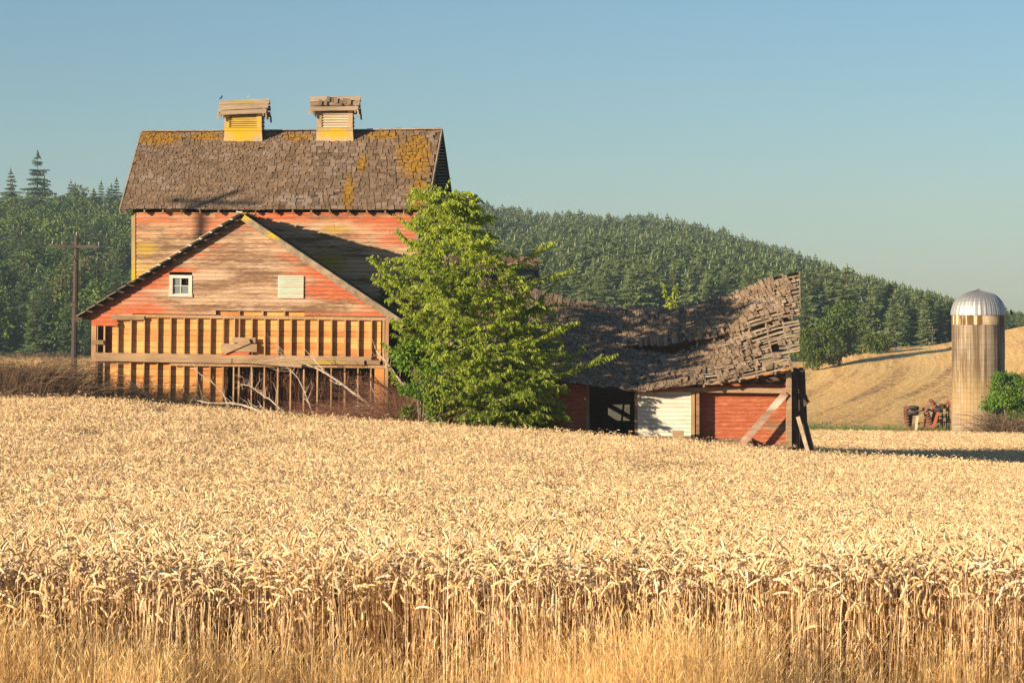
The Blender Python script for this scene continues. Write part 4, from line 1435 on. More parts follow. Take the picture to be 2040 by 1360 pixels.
# ------------------------------------------------------------------ plants
def leaf_quads(centers, dirs, sides, L, W, tone, fold=.25):
    """arrays -> folded leaves of four triangles"""
    n = len(centers)
    nrm = np.cross(dirs, sides); nrm /= (np.linalg.norm(nrm, axis=1, keepdims=True) + 1e-9)
    L = L[:, None]; W = W[:, None]
    base = centers; tip = centers + dirs * L + np.array([0, 0, -.12]) * L
    mid = centers + dirs * L * .45
    le = mid + sides * W * .5 + nrm * W * fold; ri = mid - sides * W * .5 + nrm * W * fold
    V = np.stack([base, le, tip, ri, mid], 1).reshape(-1, 3)
    o = np.arange(n)[:, None] * 5
    F = np.concatenate([o + [0, 1, 4], o + [1, 2, 4], o + [4, 2, 3], o + [0, 4, 3]], 0)
    return V, F, np.repeat(tone, 5)

def unit(v): return v / (np.linalg.norm(v, axis=-1, keepdims=True) + 1e-9)

M_CHERRY = m_leaf('cherry_leaves', (.09, .17, .014), (.52, .60, .055), .42)
M_GREEN = m_leaf('green_leaves', (.035, .095, .010), (.16, .28, .022), .35)
M_BARK = m_wood('grey_bark', (.10, .075, .055), (.30, .24, .18), grain=(8, 8, 8))
M_DEAD = m_wood('bleached_dead_wood', (.36, .27, .19), (.74, .62, .48), grain=(14, 14, 14))
M_TWIG = m_wood('brown_twigs', (.07, .043, .028), (.23, .145, .09), grain=(9, 9, 9), var=.8)
M_VINE = m_wood('dead_vines', (.10, .045, .03), (.30, .15, .095), grain=(9, 9, 3), var=.8)

def bez(p0, p1, p2, t): return p0 * (1-t)**2 + p1 * 2*t*(1-t) + p2 * t*t

def cherry_tree():
    Y0 = 82.9
    def W(px, py, dy=0.0):
        Y = Y0 + dy
        return np.array([PX(px, Y), Y, PZ(py, Y)])
    base = W(893, 868); base[2] = ground(base[0], Y0) - .1
    root = tag(empty('cherry_tree', tuple(base)), 'leafy cherry tree with drooping leaves and long arching branches before the barns', 'tree')
    r = np.random.default_rng(3)
    # silhouette tips (world places), then fill
    tips = [(868, 372, 0), (915, 393, .3), (848, 392, -.4), (893, 425, -.9), (945, 418, .6), (962, 440, .2), (930, 455, -1.2), (835, 440, -.6), (800, 465, .2), (795, 432, -.2), (965, 480, 1.0), (1000, 500, .8),
            (733, 512, -.6), (760, 545, -.9), (748, 560, .1), (780, 585, -1.3), (765, 520, .6), (1090, 490, -.5), (1132, 540, -.2), (1110, 556, .5), (1060, 560, -1.4), (1080, 600, .4), (1020, 530, -1.6),
            (1150, 642, -.4), (1222, 710, -.8), (1165, 690, .2), (1120, 655, -1.3), (1140, 735, .4), (1100, 735, -1.2), (1115, 700, -.9), (1090, 800, .1), (1098, 842, .2), (1060, 850, -.6), (1020, 845, -1.0),
            (785, 640, -.9), (795, 690, -1.0), (770, 690, -.2), (820, 720, -1.4), (805, 655, -.2), (800, 610, -1.2), (780, 735, -.6), (850, 770, -1.5), (960, 830, -1.3), (985, 850, -.6),
            (870, 480, -1.7), (900, 540, -2.1), (850, 560, -2.0), (960, 580, -2.2), (1000, 620, -2.3), (920, 630, -2.5), (860, 640, -2.3), (1040, 680, -2.1), (970, 690, -2.5), (900, 700, -2.5), (1050, 760, -1.8), (960, 760, -2.3), (890, 780, -1.8), (1000, 800, -1.9), (920, 840, -1.4)]
    tips = [W(a, b, c) for (a, b, c) in tips]
    env = [(385, 878, 14), (430, 890, 24), (480, 903, 60), (530, 915, 102), (600, 938, 118), (650, 955, 122), (700, 968, 122), (750, 972, 110), (800, 990, 92), (850, 1015, 66)]
    sprays = []
    EY = [e_[0] for e_ in env]
    for _ in range(880):
        py = 388 + 462 * r.random() ** .85
        c = np.interp(py, EY, [e_[1] for e_ in env]); w = np.interp(py, EY, [e_[2] for e_ in env])
        a = r.uniform(0, 2*np.pi); q = np.sqrt(r.uniform(.10, 1.0))
        sprays.append((W(c + w*q*np.cos(a), py, np.sin(a) * q * w * .0145 - .25), a, q))
    # trunk
    lead = [base, W(897, 760, .05), W(903, 640, .1), W(890, 520, .1), W(872, 420, .0)]
    trunk = MB()
    trunk.tube([tuple(p - base) for p in lead], [.16, .13, .10, .06, .02], 8)
    lead2 = [W(899, 740, .05), W(950, 660, .4), W(985, 590, .5)]
    trunk.tube([tuple(p - base) for p in lead2], [.10, .07, .03], 6)
    part('trunk', trunk, M_BARK, root, True)
    limbs = MB()
    C = []; D = []; SD = []; LL = []; WW = []; TN = []
    up = np.array([0, 0, 1.0])
    def trunk_at(z):
        zs = [p[2] for p in lead]
        return np.array([np.interp(z, zs, [p[k] for p in lead]) for k in range(3)])
    def leaves_along(path, dens, t0):
        for i in range(len(path) - 1):
            a, b = path[i], path[i+1]
            f = i / (len(path) - 1)
            if f < t0: continue
            seg = b - a; ln = np.linalg.norm(seg)
            if ln < 1e-6: continue
            d = seg / ln; side = unit(np.cross(d, up)); 
            n = max(1, int(ln * dens + r.random()))
            for _ in range(n):
                s = 1 if r.random() < .5 else -1
                c = a + seg * r.random()
                dr = d * r.uniform(.1, .7) + side * s * r.uniform(.15, .8) - up * r.uniform(.35, 1.0) + r.normal(0, .12, 3)
                dr = unit(dr)
                sd = unit(np.cross(dr, unit(side * s + r.normal(0, .6, 3))))
                C.append(c); D.append(dr); SD.append(sd)
                LL.append(r.uniform(.085, .15)); WW.append(r.uniform(.032, .052)); TN.append(np.clip(r.normal(.5, .2), 0, 1))
    for tp in tips:
        hz = np.hypot(tp[0] - trunk_at(tp[2])[0], tp[1] - trunk_at(tp[2])[1])
        zs = tp[2] - (.35 + .60 * hz) * r.uniform(.6, 1.2)
        zs = max(base[2] + .7, min(zs, W(0, 430)[2]))
        st = trunk_at(zs)
        mid = st * .4 + tp * .6 + up * (.10 * hz) + (tp - st) * np.array([.12, .12, -.10]) + r.normal(0, .22, 3)
        N = 11
        path = [bez(st, mid, tp, i / (N - 1)) for i in range(N)]
        L = np.linalg.norm(tp - st)
        limbs.tube([tuple(p - base) for p in path], [max(.004, .006 + .012 * L * (1 - i/(N-1))) * .6 for i in range(N)], 4, cap=False)
        leaves_along(path, 52, .40)
        nt = int(6 + L * 4.4)
        for k in range(nt):
            f = r.uniform(.25, .97); p0 = bez(st, mid, tp, f)
            d = unit(bez(st, mid, tp, min(1, f + .05)) - bez(st, mid, tp, f - .05))
            sd = unit(np.cross(d, up)) * (1 if r.random() < .5 else -1)
            tl = r.uniform(.3, .85) * (1.15 - .6 * f)
            dr = unit(d * r.uniform(.5, 1.0) + sd * r.uniform(.35, 1.0) + up * r.uniform(-.1, .5))
            p1 = p0 + dr * tl * .55 + up * .04; p2 = p0 + dr * tl - up * r.uniform(.0, .18) * tl
            tw = [bez(p0, p1, p2, i/4) for i in range(5)]
            limbs.tube([tuple(p - base) for p in tw], [.006, .005, .004, .003, .002], 3, cap=False)
            leaves_along(tw, 34, 0)
    for (p0, a, q) in sprays:
        lump = mnoise.noise(Vector((p0[0] * .9, p0[1] * .9, p0[2] * .9)))
        if lump < -.06 and r.random() < .85: continue
        az = a + r.normal(0, .9)
        d = np.array([np.cos(az), np.sin(az), 0.0])
        L = r.uniform(.5, 1.15)
        p1 = p0 + d * L * .45 + up * L * r.uniform(.15, .55); p2 = p0 + d * L + up * L * r.uniform(-.25, .35)
        tw = [bez(p0, p1, p2, i/6) for i in range(7)]
        limbs.tube([tuple(p - base) for p in tw], [.008, .007, .006, .005, .004, .003, .002], 3, cap=False)
        leaves_along(tw, 44, 0)
        for k in range(4):
            f = r.uniform(.15, .9); b0 = bez(p0, p1, p2, f)
            sd = np.array([-d[1], d[0], 0]) * (1 if r.random() < .5 else -1)
            dr = unit(d * .6 + sd * r.uniform(.4, 1) + up * r.uniform(-.1, .4)); tl = r.uniform(.2, .5)
            t2 = [b0, b0 + dr * tl * .5 + up * .03, b0 + dr * tl - up * .06 * tl]
            limbs.tube([tuple(p - base) for p in t2], [.004, .003, .002], 3, cap=False)
            leaves_along(t2, 40, 0)
    part('limbs', limbs, M_BARK, root)
    TN = [min(1, max(0, t_ + .22 * mnoise.noise(Vector((c_[0] * .7, c_[1] * .7, c_[2] * .7))) + .05 * (c_[2] - 1))) for t_, c_ in zip(TN, C)]  # tone rises with height: sunlit top painted lighter, shaded lower leaves darker
    V, F, T = leaf_quads(np.array(C) - base, np.array(D), np.array(SD), np.array(LL), np.array(WW), np.array(TN))
    link('crown', np_mesh('crown', V, F, T), M_CHERRY, root)
    return len(C)
n_leaf = cherry_tree(); pass

def leafy_bush(name, label, center, size, n, leaf, mat, cat='bush', seed=1, stems=14, clumps=26, tone=.5, group=None, flat=.0, barkmat=None):
    """crown of leaf clumps through an ellipsoid standing on the ground, stems as trunk"""
    r = np.random.default_rng(seed)
    cx, cy = center; z0 = ground(cx, cy) - .05
    root = tag(empty(name, (cx, cy, z0)), label, cat, group)
    sx, sy, sz = size
    u = unit(r.normal(0, 1, (clumps, 3))) * (r.random((clumps, 1)) ** .4)
    cc = u * np.array([sx, sy, sz * .5]) * .85 + np.array([0, 0, sz * .54])
    cr = r.uniform(.14, .30, clumps) * min(sx, sz * .5) * 1.25
    which = r.integers(0, clumps, n)
    q = unit(r.normal(0, 1, (n, 3))) * (r.random((n, 1)) ** .45) * cr[which][:, None] * np.array([1.25, 1.25, .8])
    P = cc[which] + q
    P[:, 2] = np.maximum(P[:, 2], .05)
    D = unit(unit(q) * .7 + r.normal(0, .6, (n, 3)) + np.array([0, 0, -.2])); S = unit(np.cross(D, unit(r.normal(0, 1, (n, 3)))))
    ct = r.normal(0, .12, clumps)
    T = np.clip(r.normal(tone, .18, n) + ct[which], 0, 1)
    V, F, T = leaf_quads(P, D, S, r.uniform(.7, 1.3, n) * leaf, r.uniform(.45, .65, n) * leaf, T)
    link('crown', np_mesh('crown', V, F, T), mat, root)
    mb = MB()
    for k in range(min(stems, clumps)):
        e_ = Vector(cc[k]); b = Vector((r.normal(0, .1) * sx, r.normal(0, .1) * sy, 0))
        m_ = b.lerp(e_, .5) + Vector((0, 0, .15 * sz))
        rad = .012 + .006 * sz
        mb.tube([b, m_, e_], [rad, rad * .6, rad * .2], 5, cap=False)
    part('trunk', mb, barkmat or M_BARK, root)
    return root

def canes(name, label, center, spread, n, h, mat, cat='bush', seed=1, rad=.006, droop=.9, parts=True, dirbias=(0, 0)):
    """tangle of dead arching canes"""
    r = random.Random(seed)
    cx, cy = center; z0 = ground(cx, cy) - .08
    mb = MB()
    for _ in range(n):
        bx = r.gauss(0, spread[0] * .5); by = r.gauss(0, spread[1] * .5)
        bz = ground(cx + bx, cy + by) - .08 - z0
        a = r.uniform(0, 6.283); hh = h * r.uniform(.35, 1.1) * math.exp(-(bx / spread[0]) ** 2 * .9)
        ln = r.uniform(.3, 1.3) * h
        d = Vector((math.cos(a) + dirbias[0], math.sin(a) * .5 + dirbias[1], 0))
        b = Vector((bx, by, bz))
        pts_ = [b]
        for f in (.25, .5, .75, 1.0):
            pts_.append(b + d * ln * f + Vector((r.gauss(0, .05), r.gauss(0, .05), hh * (f * 2.0 - droop * 1.25 * f * f))))
        rr = rad * r.uniform(.5, 1.4)
        mb.tube(pts_, [rr, rr * .9, rr * .75, rr * .6, rr * .3], 3, cap=False)
        for _k in range(2):
            f = r.randrange(1, 4); p = pts_[f]
            q = p + Vector((r.gauss(0, .22), r.gauss(0, .15), r.gauss(.05, .16)))
            mb.tube([p, p.lerp(q, .5) + Vector((0, 0, .03)), q], [rr * .6, rr * .45, rr * .25], 3, cap=False)
    o = link(name, mb.mesh(name), mat); o.location = (cx, cy, z0)
    return tag(o, label, cat)

# thickets at the foot of the barns
canes('bramble_bush', 'brown leafless bramble thicket left of the front barn', (-15.0, 84.2), (2.3, 1.2), 4200, 2.3, M_TWIG, seed=4, rad=.008)
canes('bramble_bush', 'dense brown brush heaped against the front barn\'s left corner post', (-12.9, 85.2), (.8, .8), 1100, 1.15, M_TWIG, seed=5, rad=.008)
canes('bramble_bush', 'dry reddish thicket under the open stud bays of the front barn', (-5.6, 85.4), (1.7, .7), 1500, 1.5, M_VINE, seed=6, rad=.005)
canes('bramble_bush', 'dry reddish thicket between the front barn and the cherry tree', (-3.0, 83.0), (1.1, .6), 1900, 2.5, M_VINE, seed=7, rad=.005)
canes('bramble_bush', 'low dry brush at the foot of the central sheathing boards', (-8.6, 85.6), (1.7, .5), 600, .9, M_TWIG, seed=8, rad=.005)
# vines hanging in the open bays
r = random.Random(9)
mb = MB()
for _ in range(800):
    x = r.uniform(-.2, 4.5); y = r.uniform(.16, .9); z0 = r.uniform(.3, .95)
    k = .5 + .5 * mnoise.noise(Vector((x * 2.2, y, 1)))
    if r.random() > k + .25: continue
    ln = r.uniform(.3, 2.3) * (.4 + k)
    p = Vector((x, y, z0)); path = [p]
    for i in range(5):
        p = p + Vector((r.gauss(0, .045), r.gauss(0, .03), -ln / 5)); path.append(p.copy())
    rr = r.uniform(.004, .011)
    mb.tube(path, [rr] * 5 + [rr * .3], 3, cap=False)
mb.v = [(a - 8.75, b + 87.0, c - .03) for (a, b, c) in mb.v]
vo = link('dead_vine', mb.mesh('dead_vine'), M_VINE)
tag(vo, 'reddish brown dead vines hanging inside the open stud bays', 'vine')

# fallen, bleached limbs
def limb(label, pts_px, Y, r0, r1, seed, twigs=8, tl=.6, dy=0.0):
    r = random.Random(seed)
    P = [Vector((PX(x, Y), Y + dy * i, PZ(y, Y))) for i, (x, y) in enumerate(pts_px)]
    # smooth by subdivision
    for _ in range(2):
        Q = [P[0]]
        for a, b in zip(P[:-1], P[1:]): Q += [a.lerp(b, .25), a.lerp(b, .75)]
        Q.append(P[-1]); P = Q
    base = P[0].copy()
    root = tag(empty('dead_branch', tuple(base)), label, 'branch')
    n = len(P)
    part('limb', MB().tube([p - base + Vector((r.gauss(0, .008), 0, r.gauss(0, .008))) for p in P], [r0 + (r1 - r0) * i / (n-1) for i in range(n)], 6), M_DEAD, root, True)
    for k in range(twigs):
        i = r.randrange(int(n * .25), n - 1)
        p = P[i] - base; d = (P[i+1] - P[i]).normalized()
        L = tl * r.uniform(.4, 1.2)
        q = p + d * L * r.uniform(.2, .8) + Vector((r.gauss(0, .45), r.gauss(0, .2), r.gauss(.1, .4))) * L
        m_ = p.lerp(q, .5) + Vector((r.gauss(0, .08), 0, r.gauss(0, .08)))
        rr = max(.006, (r0 + (r1 - r0) * i / n) * .4)
        q2 = m_ + (q - p) * .3 + Vector((r.gauss(0, .2), 0, r.gauss(0, .2))) * L
        mb = MB(); mb.tube([p, m_, q], [rr, rr * .7, rr * .3], 4, cap=False)
        mb.tube([m_, m_.lerp(q2, .5) + Vector((0, 0, .03)), q2], [rr * .6, rr * .4, rr * .25], 4, cap=False)
        part('twig', mb, M_DEAD, root)
    return root
limb('long pale dead limb slanting down across the open stud bays', [(812, 858), (770, 828), (720, 795), (665, 752), (625, 730), (590, 716), (560, 711)], 85.6, .065, .018, 1, 16, .8)
limb('pale dead limb lying low across the foot of the central boards', [(595, 842), (545, 828), (500, 812), (470, 803), (425, 803), (392, 798)], 85.3, .055, .016, 2, 18, .7)
limb('thin straight dead stick propped against the sheathing boards', [(325, 820), (300, 795), (275, 772), (252, 755)], 85.8, .05, .018, 3, 5, .45)
limb('forked dead limb rising from the foot of the studs', [(575, 832), (545, 800), (520, 785), (500, 768), (480, 765)], 85.7, .038, .012, 4, 18, .6)
limb('steep dead limb leaning at the front barn\'s right corner', [(868, 850), (845, 815), (815, 780), (790, 750), (768, 718), (750, 700)], 84.6, .065, .018, 5, 14, .6)
limb('arched dead branch curving down from the ledger beam', [(628, 838), (615, 800), (602, 768), (588, 745), (572, 732)], 85.9, .03, .012, 6, 14, .5)
limb('short dead branch lying under the cherry tree', [(955, 850), (930, 812), (910, 780), (885, 752), (860, 730)], 82.0, .04, .012, 7, 6, .5)
limb('bent grey dead branch before the orange sheathing boards', [(455, 812), (447, 785), (428, 765), (405, 750), (388, 735)], 86.0, .03, .012, 8, 7, .5)

# shrub in the shade behind the front barn's roof, and growth around it
leafy_bush('elder_shrub', 'dark green shrub in the shade between the two barn walls', (-4.35, 89.3), (1.25, .9, 5.6), 5200, .17, M_GREEN, seed=12, clumps=34, tone=.4)
leafy_bush('elder_shrub', 'bright green vine-covered shrub beside the front barn\'s right corner', (-2.75, 82.1), (1.0, .55, 4.3), 4200, .13, M_GREEN, seed=13, clumps=30, tone=.9)
leafy_bush('elder_shrub', 'dark green shrub at the shed\'s left end under the cherry tree', (.2, 83.2), (1.0, .5, 2.6), 2600, .13, M_GREEN, seed=14, clumps=22, tone=.35)
# sapling growing through the shed roof
sp = S_shed((PX(1338, 88.9) - XA) / (xr(1) - XA), .99)
root = tag(empty('sapling', (sp.x, 91.0, -2.3)), 'lone leafy sapling top sticking up behind the sagging shed ridge', 'tree')
r_ = np.random.default_rng(8); C = []; D = []; S_ = []; mb = MB()
b0 = np.array([0, 0, 0.0]); topz = PZ(562, 91) + 2.3
for (tx, tz) in ((-.18, topz), (.36, topz - .25), (.30, topz - .02), (.02, topz - .45), (-.1, topz - .75), (.25, topz - .7)):
    path = [np.array([0, 0, 0.0]), np.array([0, 0, 3.6]), np.array([tx*.4, 0, tz - .5]), np.array([tx, 0, tz])]
    mb.tube([tuple(q) for q in path], [.03, .02, .012, .004], 4, cap=False)
    for _ in range(46):
        f = r_.random(); c = path[2] * (1-f) + path[3] * f
        d = unit(np.array([r_.normal(0, .6), r_.normal(0, .6), -.5 + r_.normal(0, .3)]))
        C.append(c); D.append(d); S_.append(unit(np.cross(d, unit(r_.normal(0, 1, 3)))))
n = len(C)
part('trunk', mb, M_BARK, root)
V, F, T = leaf_quads(np.array(C), np.array(D), np.array(S_), r_.uniform(.09, .15, n), r_.uniform(.04, .06, n), np.clip(r_.normal(.7, .2, n), 0, 1))
link('crown', np_mesh('crown', V, F, T), M_CHERRY, root)
# earth mound under the tree
mb = MB(); N = 14
for j in range(6):
    for i in range(N):
        a = 2*math.pi*i/N; f = 1 - j/6
        rr = f * (1 + .15 * mnoise.noise(Vector((math.cos(a)*2, math.sin(a)*2, j))))
        mb.v.append((1.05 * rr * math.cos(a), .6 * rr * math.sin(a), .95 * math.sin((1 - f) * 1.57)))
        mb.c.append(0)
for j in range(5):
    for i in range(N):
        mb.f.append((j*N+i, j*N+(i+1) % N, (j+1)*N+(i+1) % N, (j+1)*N+i))
mb.f.append(tuple(5*N+i for i in range(N)))
o = link('earth_mound', mb.mesh('earth_mound', True), m_plain('brown_earth', (.26, .15, .085), .95, var=.5, nscale=5)); o.location = (PX(1005, 83.0), 83.0, ground(0, 83) - .1)
tag(o, 'low brown earth mound under the cherry tree', 'mound')

# green weeds
M_WEED = m_straw('green_weeds', (.05, .09, .02), (.12, .20, .04), (.26, .30, .07), .3)
wg = [grass_tuft('weed_tuft', 500 + k, 60, .3, .95, .25, .005, .4) for k in range(3)]
for me in wg: me.materials.append(M_WEED)
def weeds(name, label, spots, hs):
    pts = [(x, y, ground(x, y) - .03) for (x, y) in spots]
    n = len(pts); k = nrng.uniform(.7, 1.2, n) * hs
    return scatter(name, pts, [(0, 0, nrng.uniform(0, 6.28)) for _ in pts], [(q, q, q) for q in k], [int(nrng.integers(3)) for _ in pts], wg, label, 'weeds')
weeds('weeds', 'green grass tufts at the shed corner beside the leaning boards', [(nrng.uniform(9.3, 11.0), nrng.uniform(83.2, 84.6)) for _ in range(46)], 1.15)
weeds('weeds', 'scattered green weeds along the foot of the barns', [(nrng.uniform(-12, 8), nrng.uniform(83.0, 84.2)) for _ in range(60)], 1.0)
weeds('weeds', 'strip of green weeds at the foot of the stubble field', [(PX(nrng.uniform(1590, 1960), 194), nrng.uniform(191, 197)) for _ in range(520)], 1.25)
weeds('weeds', 'tall green grass behind the bramble thicket', [(nrng.uniform(-22, -12.8), nrng.uniform(88, 104)) for _ in range(220)], .7)

pts = []; 
for _ in range(1500):
    yy = nrng.uniform(95, 288); a = nrng.uniform(-40, 290); x = (a - 1020) / FPX * yy
    pts.append((x, yy, ground(x, yy) - .05))
k = nrng.uniform(.9, 1.7, len(pts))
scatter('dry_grass', pts, [(0, 0, nrng.uniform(0, 6.28)) for _ in pts], [(q * 2.2, q * 2.2, q * .8) for q in k], [int(nrng.integers(6)) for _ in pts], gp, 'tawny meadow grass between the bramble thicket and the left wood', 'grass')

# fence along the stubble field
M_FPOST = m_wood('fence_post_wood', (.10, .07, .05), (.24, .17, .11), grain=(9, 9, 2))
fence = tag(empty('fence', (PX(1610, 198), 198, ground(PX(1610, 198), 198))), 'short run of thin posts and wire along the stubble field\'s lower edge', 'fence')
tops = []
for k, (px, py) in enumerate([(1611, 846), (1623, 843), (1639, 838), (1655, 838), (1666, 843), (1684, 838), (1702, 845), (1722, 846), (1745, 848), (1770, 848)]):
    x = PX(px, 198); zg = ground(x, 198); h = PZ(py, 198) - zg
    mb = MB().tube([(0, 0, -.1), (rng.uniform(-.04, .04), 0, h)], [.05, .042], 6)
    o = part('post', mb, M_FPOST, fence); o.location = (x - fence.location.x, 0, zg - fence.location.z)
    tops.append((x - fence.location.x, 0, zg + h * .85 - fence.location.z))
for dz in (0, -.35):
    part('wire', MB().tube([(a, b, c + dz) for (a, b, c) in tops], .012, 3), M_WIRE, fence)

# ------------------------------------------------------------------ folded disc harrow and cultivator beside the silo
HY = 193.5
def hp_(px, py, dy=0.0): return Vector((PX(px, HY) - HX, dy, PZ(py, HY) - HZ))
HX = PX(1835, HY); HZ = ground(HX, HY)
har = tag(empty('disc_harrow', (HX, HY, HZ)), 'rusty red folded disc harrow with raised wheels beside the silo', 'farm implement')
def beam_px(a, b, w, mat, dy=0, dy2=None, name='frame_bar', root=har):
    part(name, bar(hp_(*a, dy), hp_(*b, dy if dy2 is None else dy2), w, w, up=Vector((0, 1, 0))), mat, root)
def gang(a, b, n, R, tilt, dy, mat=M_RUSTD):
    A, B = hp_(*a, dy), hp_(*b, dy + .3)
    part('gang_axle', MB().tube([A, B], .04, 6), M_RUSTD, har)
    ax = (B - A).normalized() + Vector(tilt)
    for k in range(n):
        part('disc', MB().disc(A.lerp(B, k / (n - 1)), ax, R, .05), mat, har)
gang((1804, 812), (1806, 842), 6, .20, (.1, .6, 0), -.3)
gang((1814, 826), (1812, 856), 7, .19, (.4, .8, 0), .1)
gang((1842, 815), (1856, 850), 8, .22, (.5, .9, .2), -.2)
gang((1868, 812), (1856, 852), 8, .22, (-.5, .9, .2), .2)
gang((1856, 798), (1872, 815), 5, .16, (.3, .8, 0), .5)
beam_px((1826, 858), (1858, 850), .20, M_RUST); beam_px((1830, 845), (1858, 838), .14, M_RUST, .6)
beam_px((1856, 856), (1868, 818), .17, M_RUST, -.35); beam_px((1840, 813), (1860, 818), .14, M_RUST, .3)
beam_px((1826, 820), (1858, 816), .08, M_RUSTD); beam_px((1823, 858), (1826, 828), .16, m_plain('cream_paint', (.62, .50, .33), .7), -.4)
beam_px((1800, 858), (1824, 856), .10, M_RUST, .1); beam_px((1846, 812), (1842, 852), .10, M_RUST, .1)
beam_px((1858, 800), (1862, 840), .08, M_RUST, .2); beam_px((1838, 856), (1842, 862), .3, M_RUST, .2)
def wheel(c, R, w, axis, dy):
    C = hp_(*c, dy); ax = Vector(axis).normalized()
    o = part('wheel', MB().disc(C, ax, R * .62, w * .5, 12), M_RUST, har)
    part('tyre', MB().ring(C, ax, R * .74, w * .5, 18, 7), M_TYRE, o, True)
wheel((1819, 812), .36, .27, (.12, .25, 1), -.35); wheel((1818, 822), .36, .27, (.05, .25, 1), -.45)
wheel((1868, 817), .30, .22, (.1, .3, 1), -.4); wheel((1876, 809), .22, .20, (.5, .5, 1), -.1)
wheel((1848, 861), .34, .2, (.2, 1, .1), -.5)
HX2 = PX(1885, HY + 2)
cul = tag(empty('cultivator', (HX, HY, HZ)), 'greenish spring-tooth cultivator frame between the harrow and the silo', 'farm implement')
M_CUL = m_plain('faded_green_paint', (.27, .24, .09), .8, var=.4)
for (a, b) in (((1868, 822), (1900, 818)), ((1866, 842), (1900, 842)), ((1866, 854), (1900, 853)), ((1876, 820), (1876, 860)), ((1884, 818), (1885, 862)), ((1892, 804), (1893, 860)), ((1897, 800), (1898, 860)), ((1870, 830), (1898, 832)), ((1868, 826), (1868, 860))):
    beam_px(a, b, .09, M_CUL, 1.6, name='frame_bar', root=cul)
for k in range(10):
    a = (1870 + k * 3.1, 834 + rng.uniform(-8, 6)); b = (a[0] + rng.uniform(-2, 3), a[1] + rng.uniform(8, 14))
    beam_px(a, b, .06, M_RUSTD, 1.4, name='tooth', root=cul)
for (a, b) in (((1888, 806), (1894, 818)), ((1894, 800), (1899, 812)), ((1878, 836), (1883, 846))):
    beam_px(a, b, .16, M_RUST, 1.3, name='shank', root=cul)

# ------------------------------------------------------------------ bushes and trees beyond the lower field
leafy_bush('bush', 'green leafy bush crowding against the silo foot', (PX(2012, 187.5), 187.5), (1.9, 1.4, 6.3), 8500, .20, M_GREEN, seed=21, clumps=40, tone=.75)
canes('bramble_bush', 'brown dry brush under the green bush by the silo', (PX(2000, 186.2), 186.2), (2.0, .9), 900, 2.7, M_TWIG, seed=22, rad=.016)
M_TREEL = m_leaf('broadleaf_leaves', (.034, .082, .014), (.155, .215, .036), .30, obj=True, warm=(.15, .13, .04))
M_TREEY = m_leaf('bright_broadleaf_leaves', (.03, .075, .010), (.15, .19, .025), .35, obj=True)
leafy_bush('broadleaf_tree', 'round dark green tree just right of the shed\'s raised roof end', (PX(1628, 300), 300), (2.9, 2.4, 4.9), 5000, .38, M_TREEY, 'tree', seed=23, clumps=40, tone=.35)
leafy_bush('broadleaf_tree', 'small rounded bush beside the stand of firs above the stubble', (PX(1747, 318), 318), (1.7, 1.5, 2.6), 2400, .32, M_TREEY, 'bush', seed=24, clumps=26, tone=.55)
leafy_bush('broadleaf_tree', 'tall pyramidal green tree behind the round tree at the shed\'s end', (PX(1672, 304), 304), (2.6, 2.2, 7.6), 6000, .36, M_TREEL, 'tree', seed=25, clumps=46, tone=.6)

# conifers
M_FIR = m_leaf('fir_needles', (.030, .066, .024), (.145, .20, .062), .18, obj=True)
M_FIRL = m_leaf('plantation_needles', (.072, .112, .038), (.215, .260, .090), .20, obj=True)
M_TRUNK = m_plain('fir_bark', (.14, .085, .055), .9, var=.3)
def conifer(seed, h, w, whorls, per, sparse=0.0, detail=5, ex=.78):
    r = random.Random(seed); mb = MB()
    for k in range(whorls):
        f = (k + r.uniform(-.3, .3)) / whorls
        zc = h * (.06 + .93 * f)
        L = w * (1 - f) ** ex * r.uniform(.65, 1.15) + .03 * w
        for j in range(per):
            if r.random() < sparse: continue
            a = 6.283 * (j + r.random()) / per
            d = Vector((math.cos(a), math.sin(a), 0)); s = Vector((-d.y, d.x, 0))
            l = L * r.uniform(.65, 1.15)
            dr = -.22 * l + r.uniform(-.05, .22) * l * (1 if f < .8 else 2)
            tone = min(1, max(0, r.gauss(.45, .2)))
            b = Vector((0, 0, zc)); 
            tip = b + d * l + Vector((0, 0, dr))
            wd = l * r.uniform(.22, .34) + .05
            for q in range(detail):
                g0 = .12 + .88 * q / detail; g1 = g0 + 1.25 / detail
                p0 = b.lerp(tip, g0); p1 = b.lerp(tip, min(1.06, g1))
                ww = wd * (1 - .65 * g0)
                hang = Vector((0, 0, -ww * r.uniform(.25, .8)))
                mb.tri(p0, p1, p0.lerp(p1, .7) + s * ww * r.uniform(.7, 1.2) + hang, tone)
                mb.tri(p0, p0.lerp(p1, .7) - s * ww * r.uniform(.7, 1.2) + hang, p1, tone)
    # leader
    for j in range(5):
        a = j * 1.26
        mb.tri((0, 0, h * 1.02), (.05 * w * math.cos(a) * 1.6, .05 * w * math.sin(a) * 1.6, h * .94), (.05 * w * math.cos(a + 1) * 1.6, .05 * w * math.sin(a + 1) * 1.6, h * .94), .5)
    return mb
def conifer_parts(name, seed, h, w, whorls, per, mat, sparse=0.0, detail=5, ex=.78):
    cm = conifer(seed, h, w, whorls, per, sparse, detail, ex).mesh('crown'); cm.materials.append(mat)
    tm = MB().tube([(0, 0, -.3), (0, 0, h * .5), (0, 0, h)], [h * .014, h * .009, h * .002], 6).mesh('trunk'); tm.materials.append(M_TRUNK)
    return cm, tm
PLANT = [conifer_parts('p', 900 + k, 1.0, .26 + .03 * (k % 3), 20, 8, M_FIRL, .10, 4, .62) for k in range(5)]
WILD = [conifer_parts('w', 950 + k, 1.0, .20 + .03 * (k % 3), 22, 8, M_FIR, .12, 4) for k in range(4)]
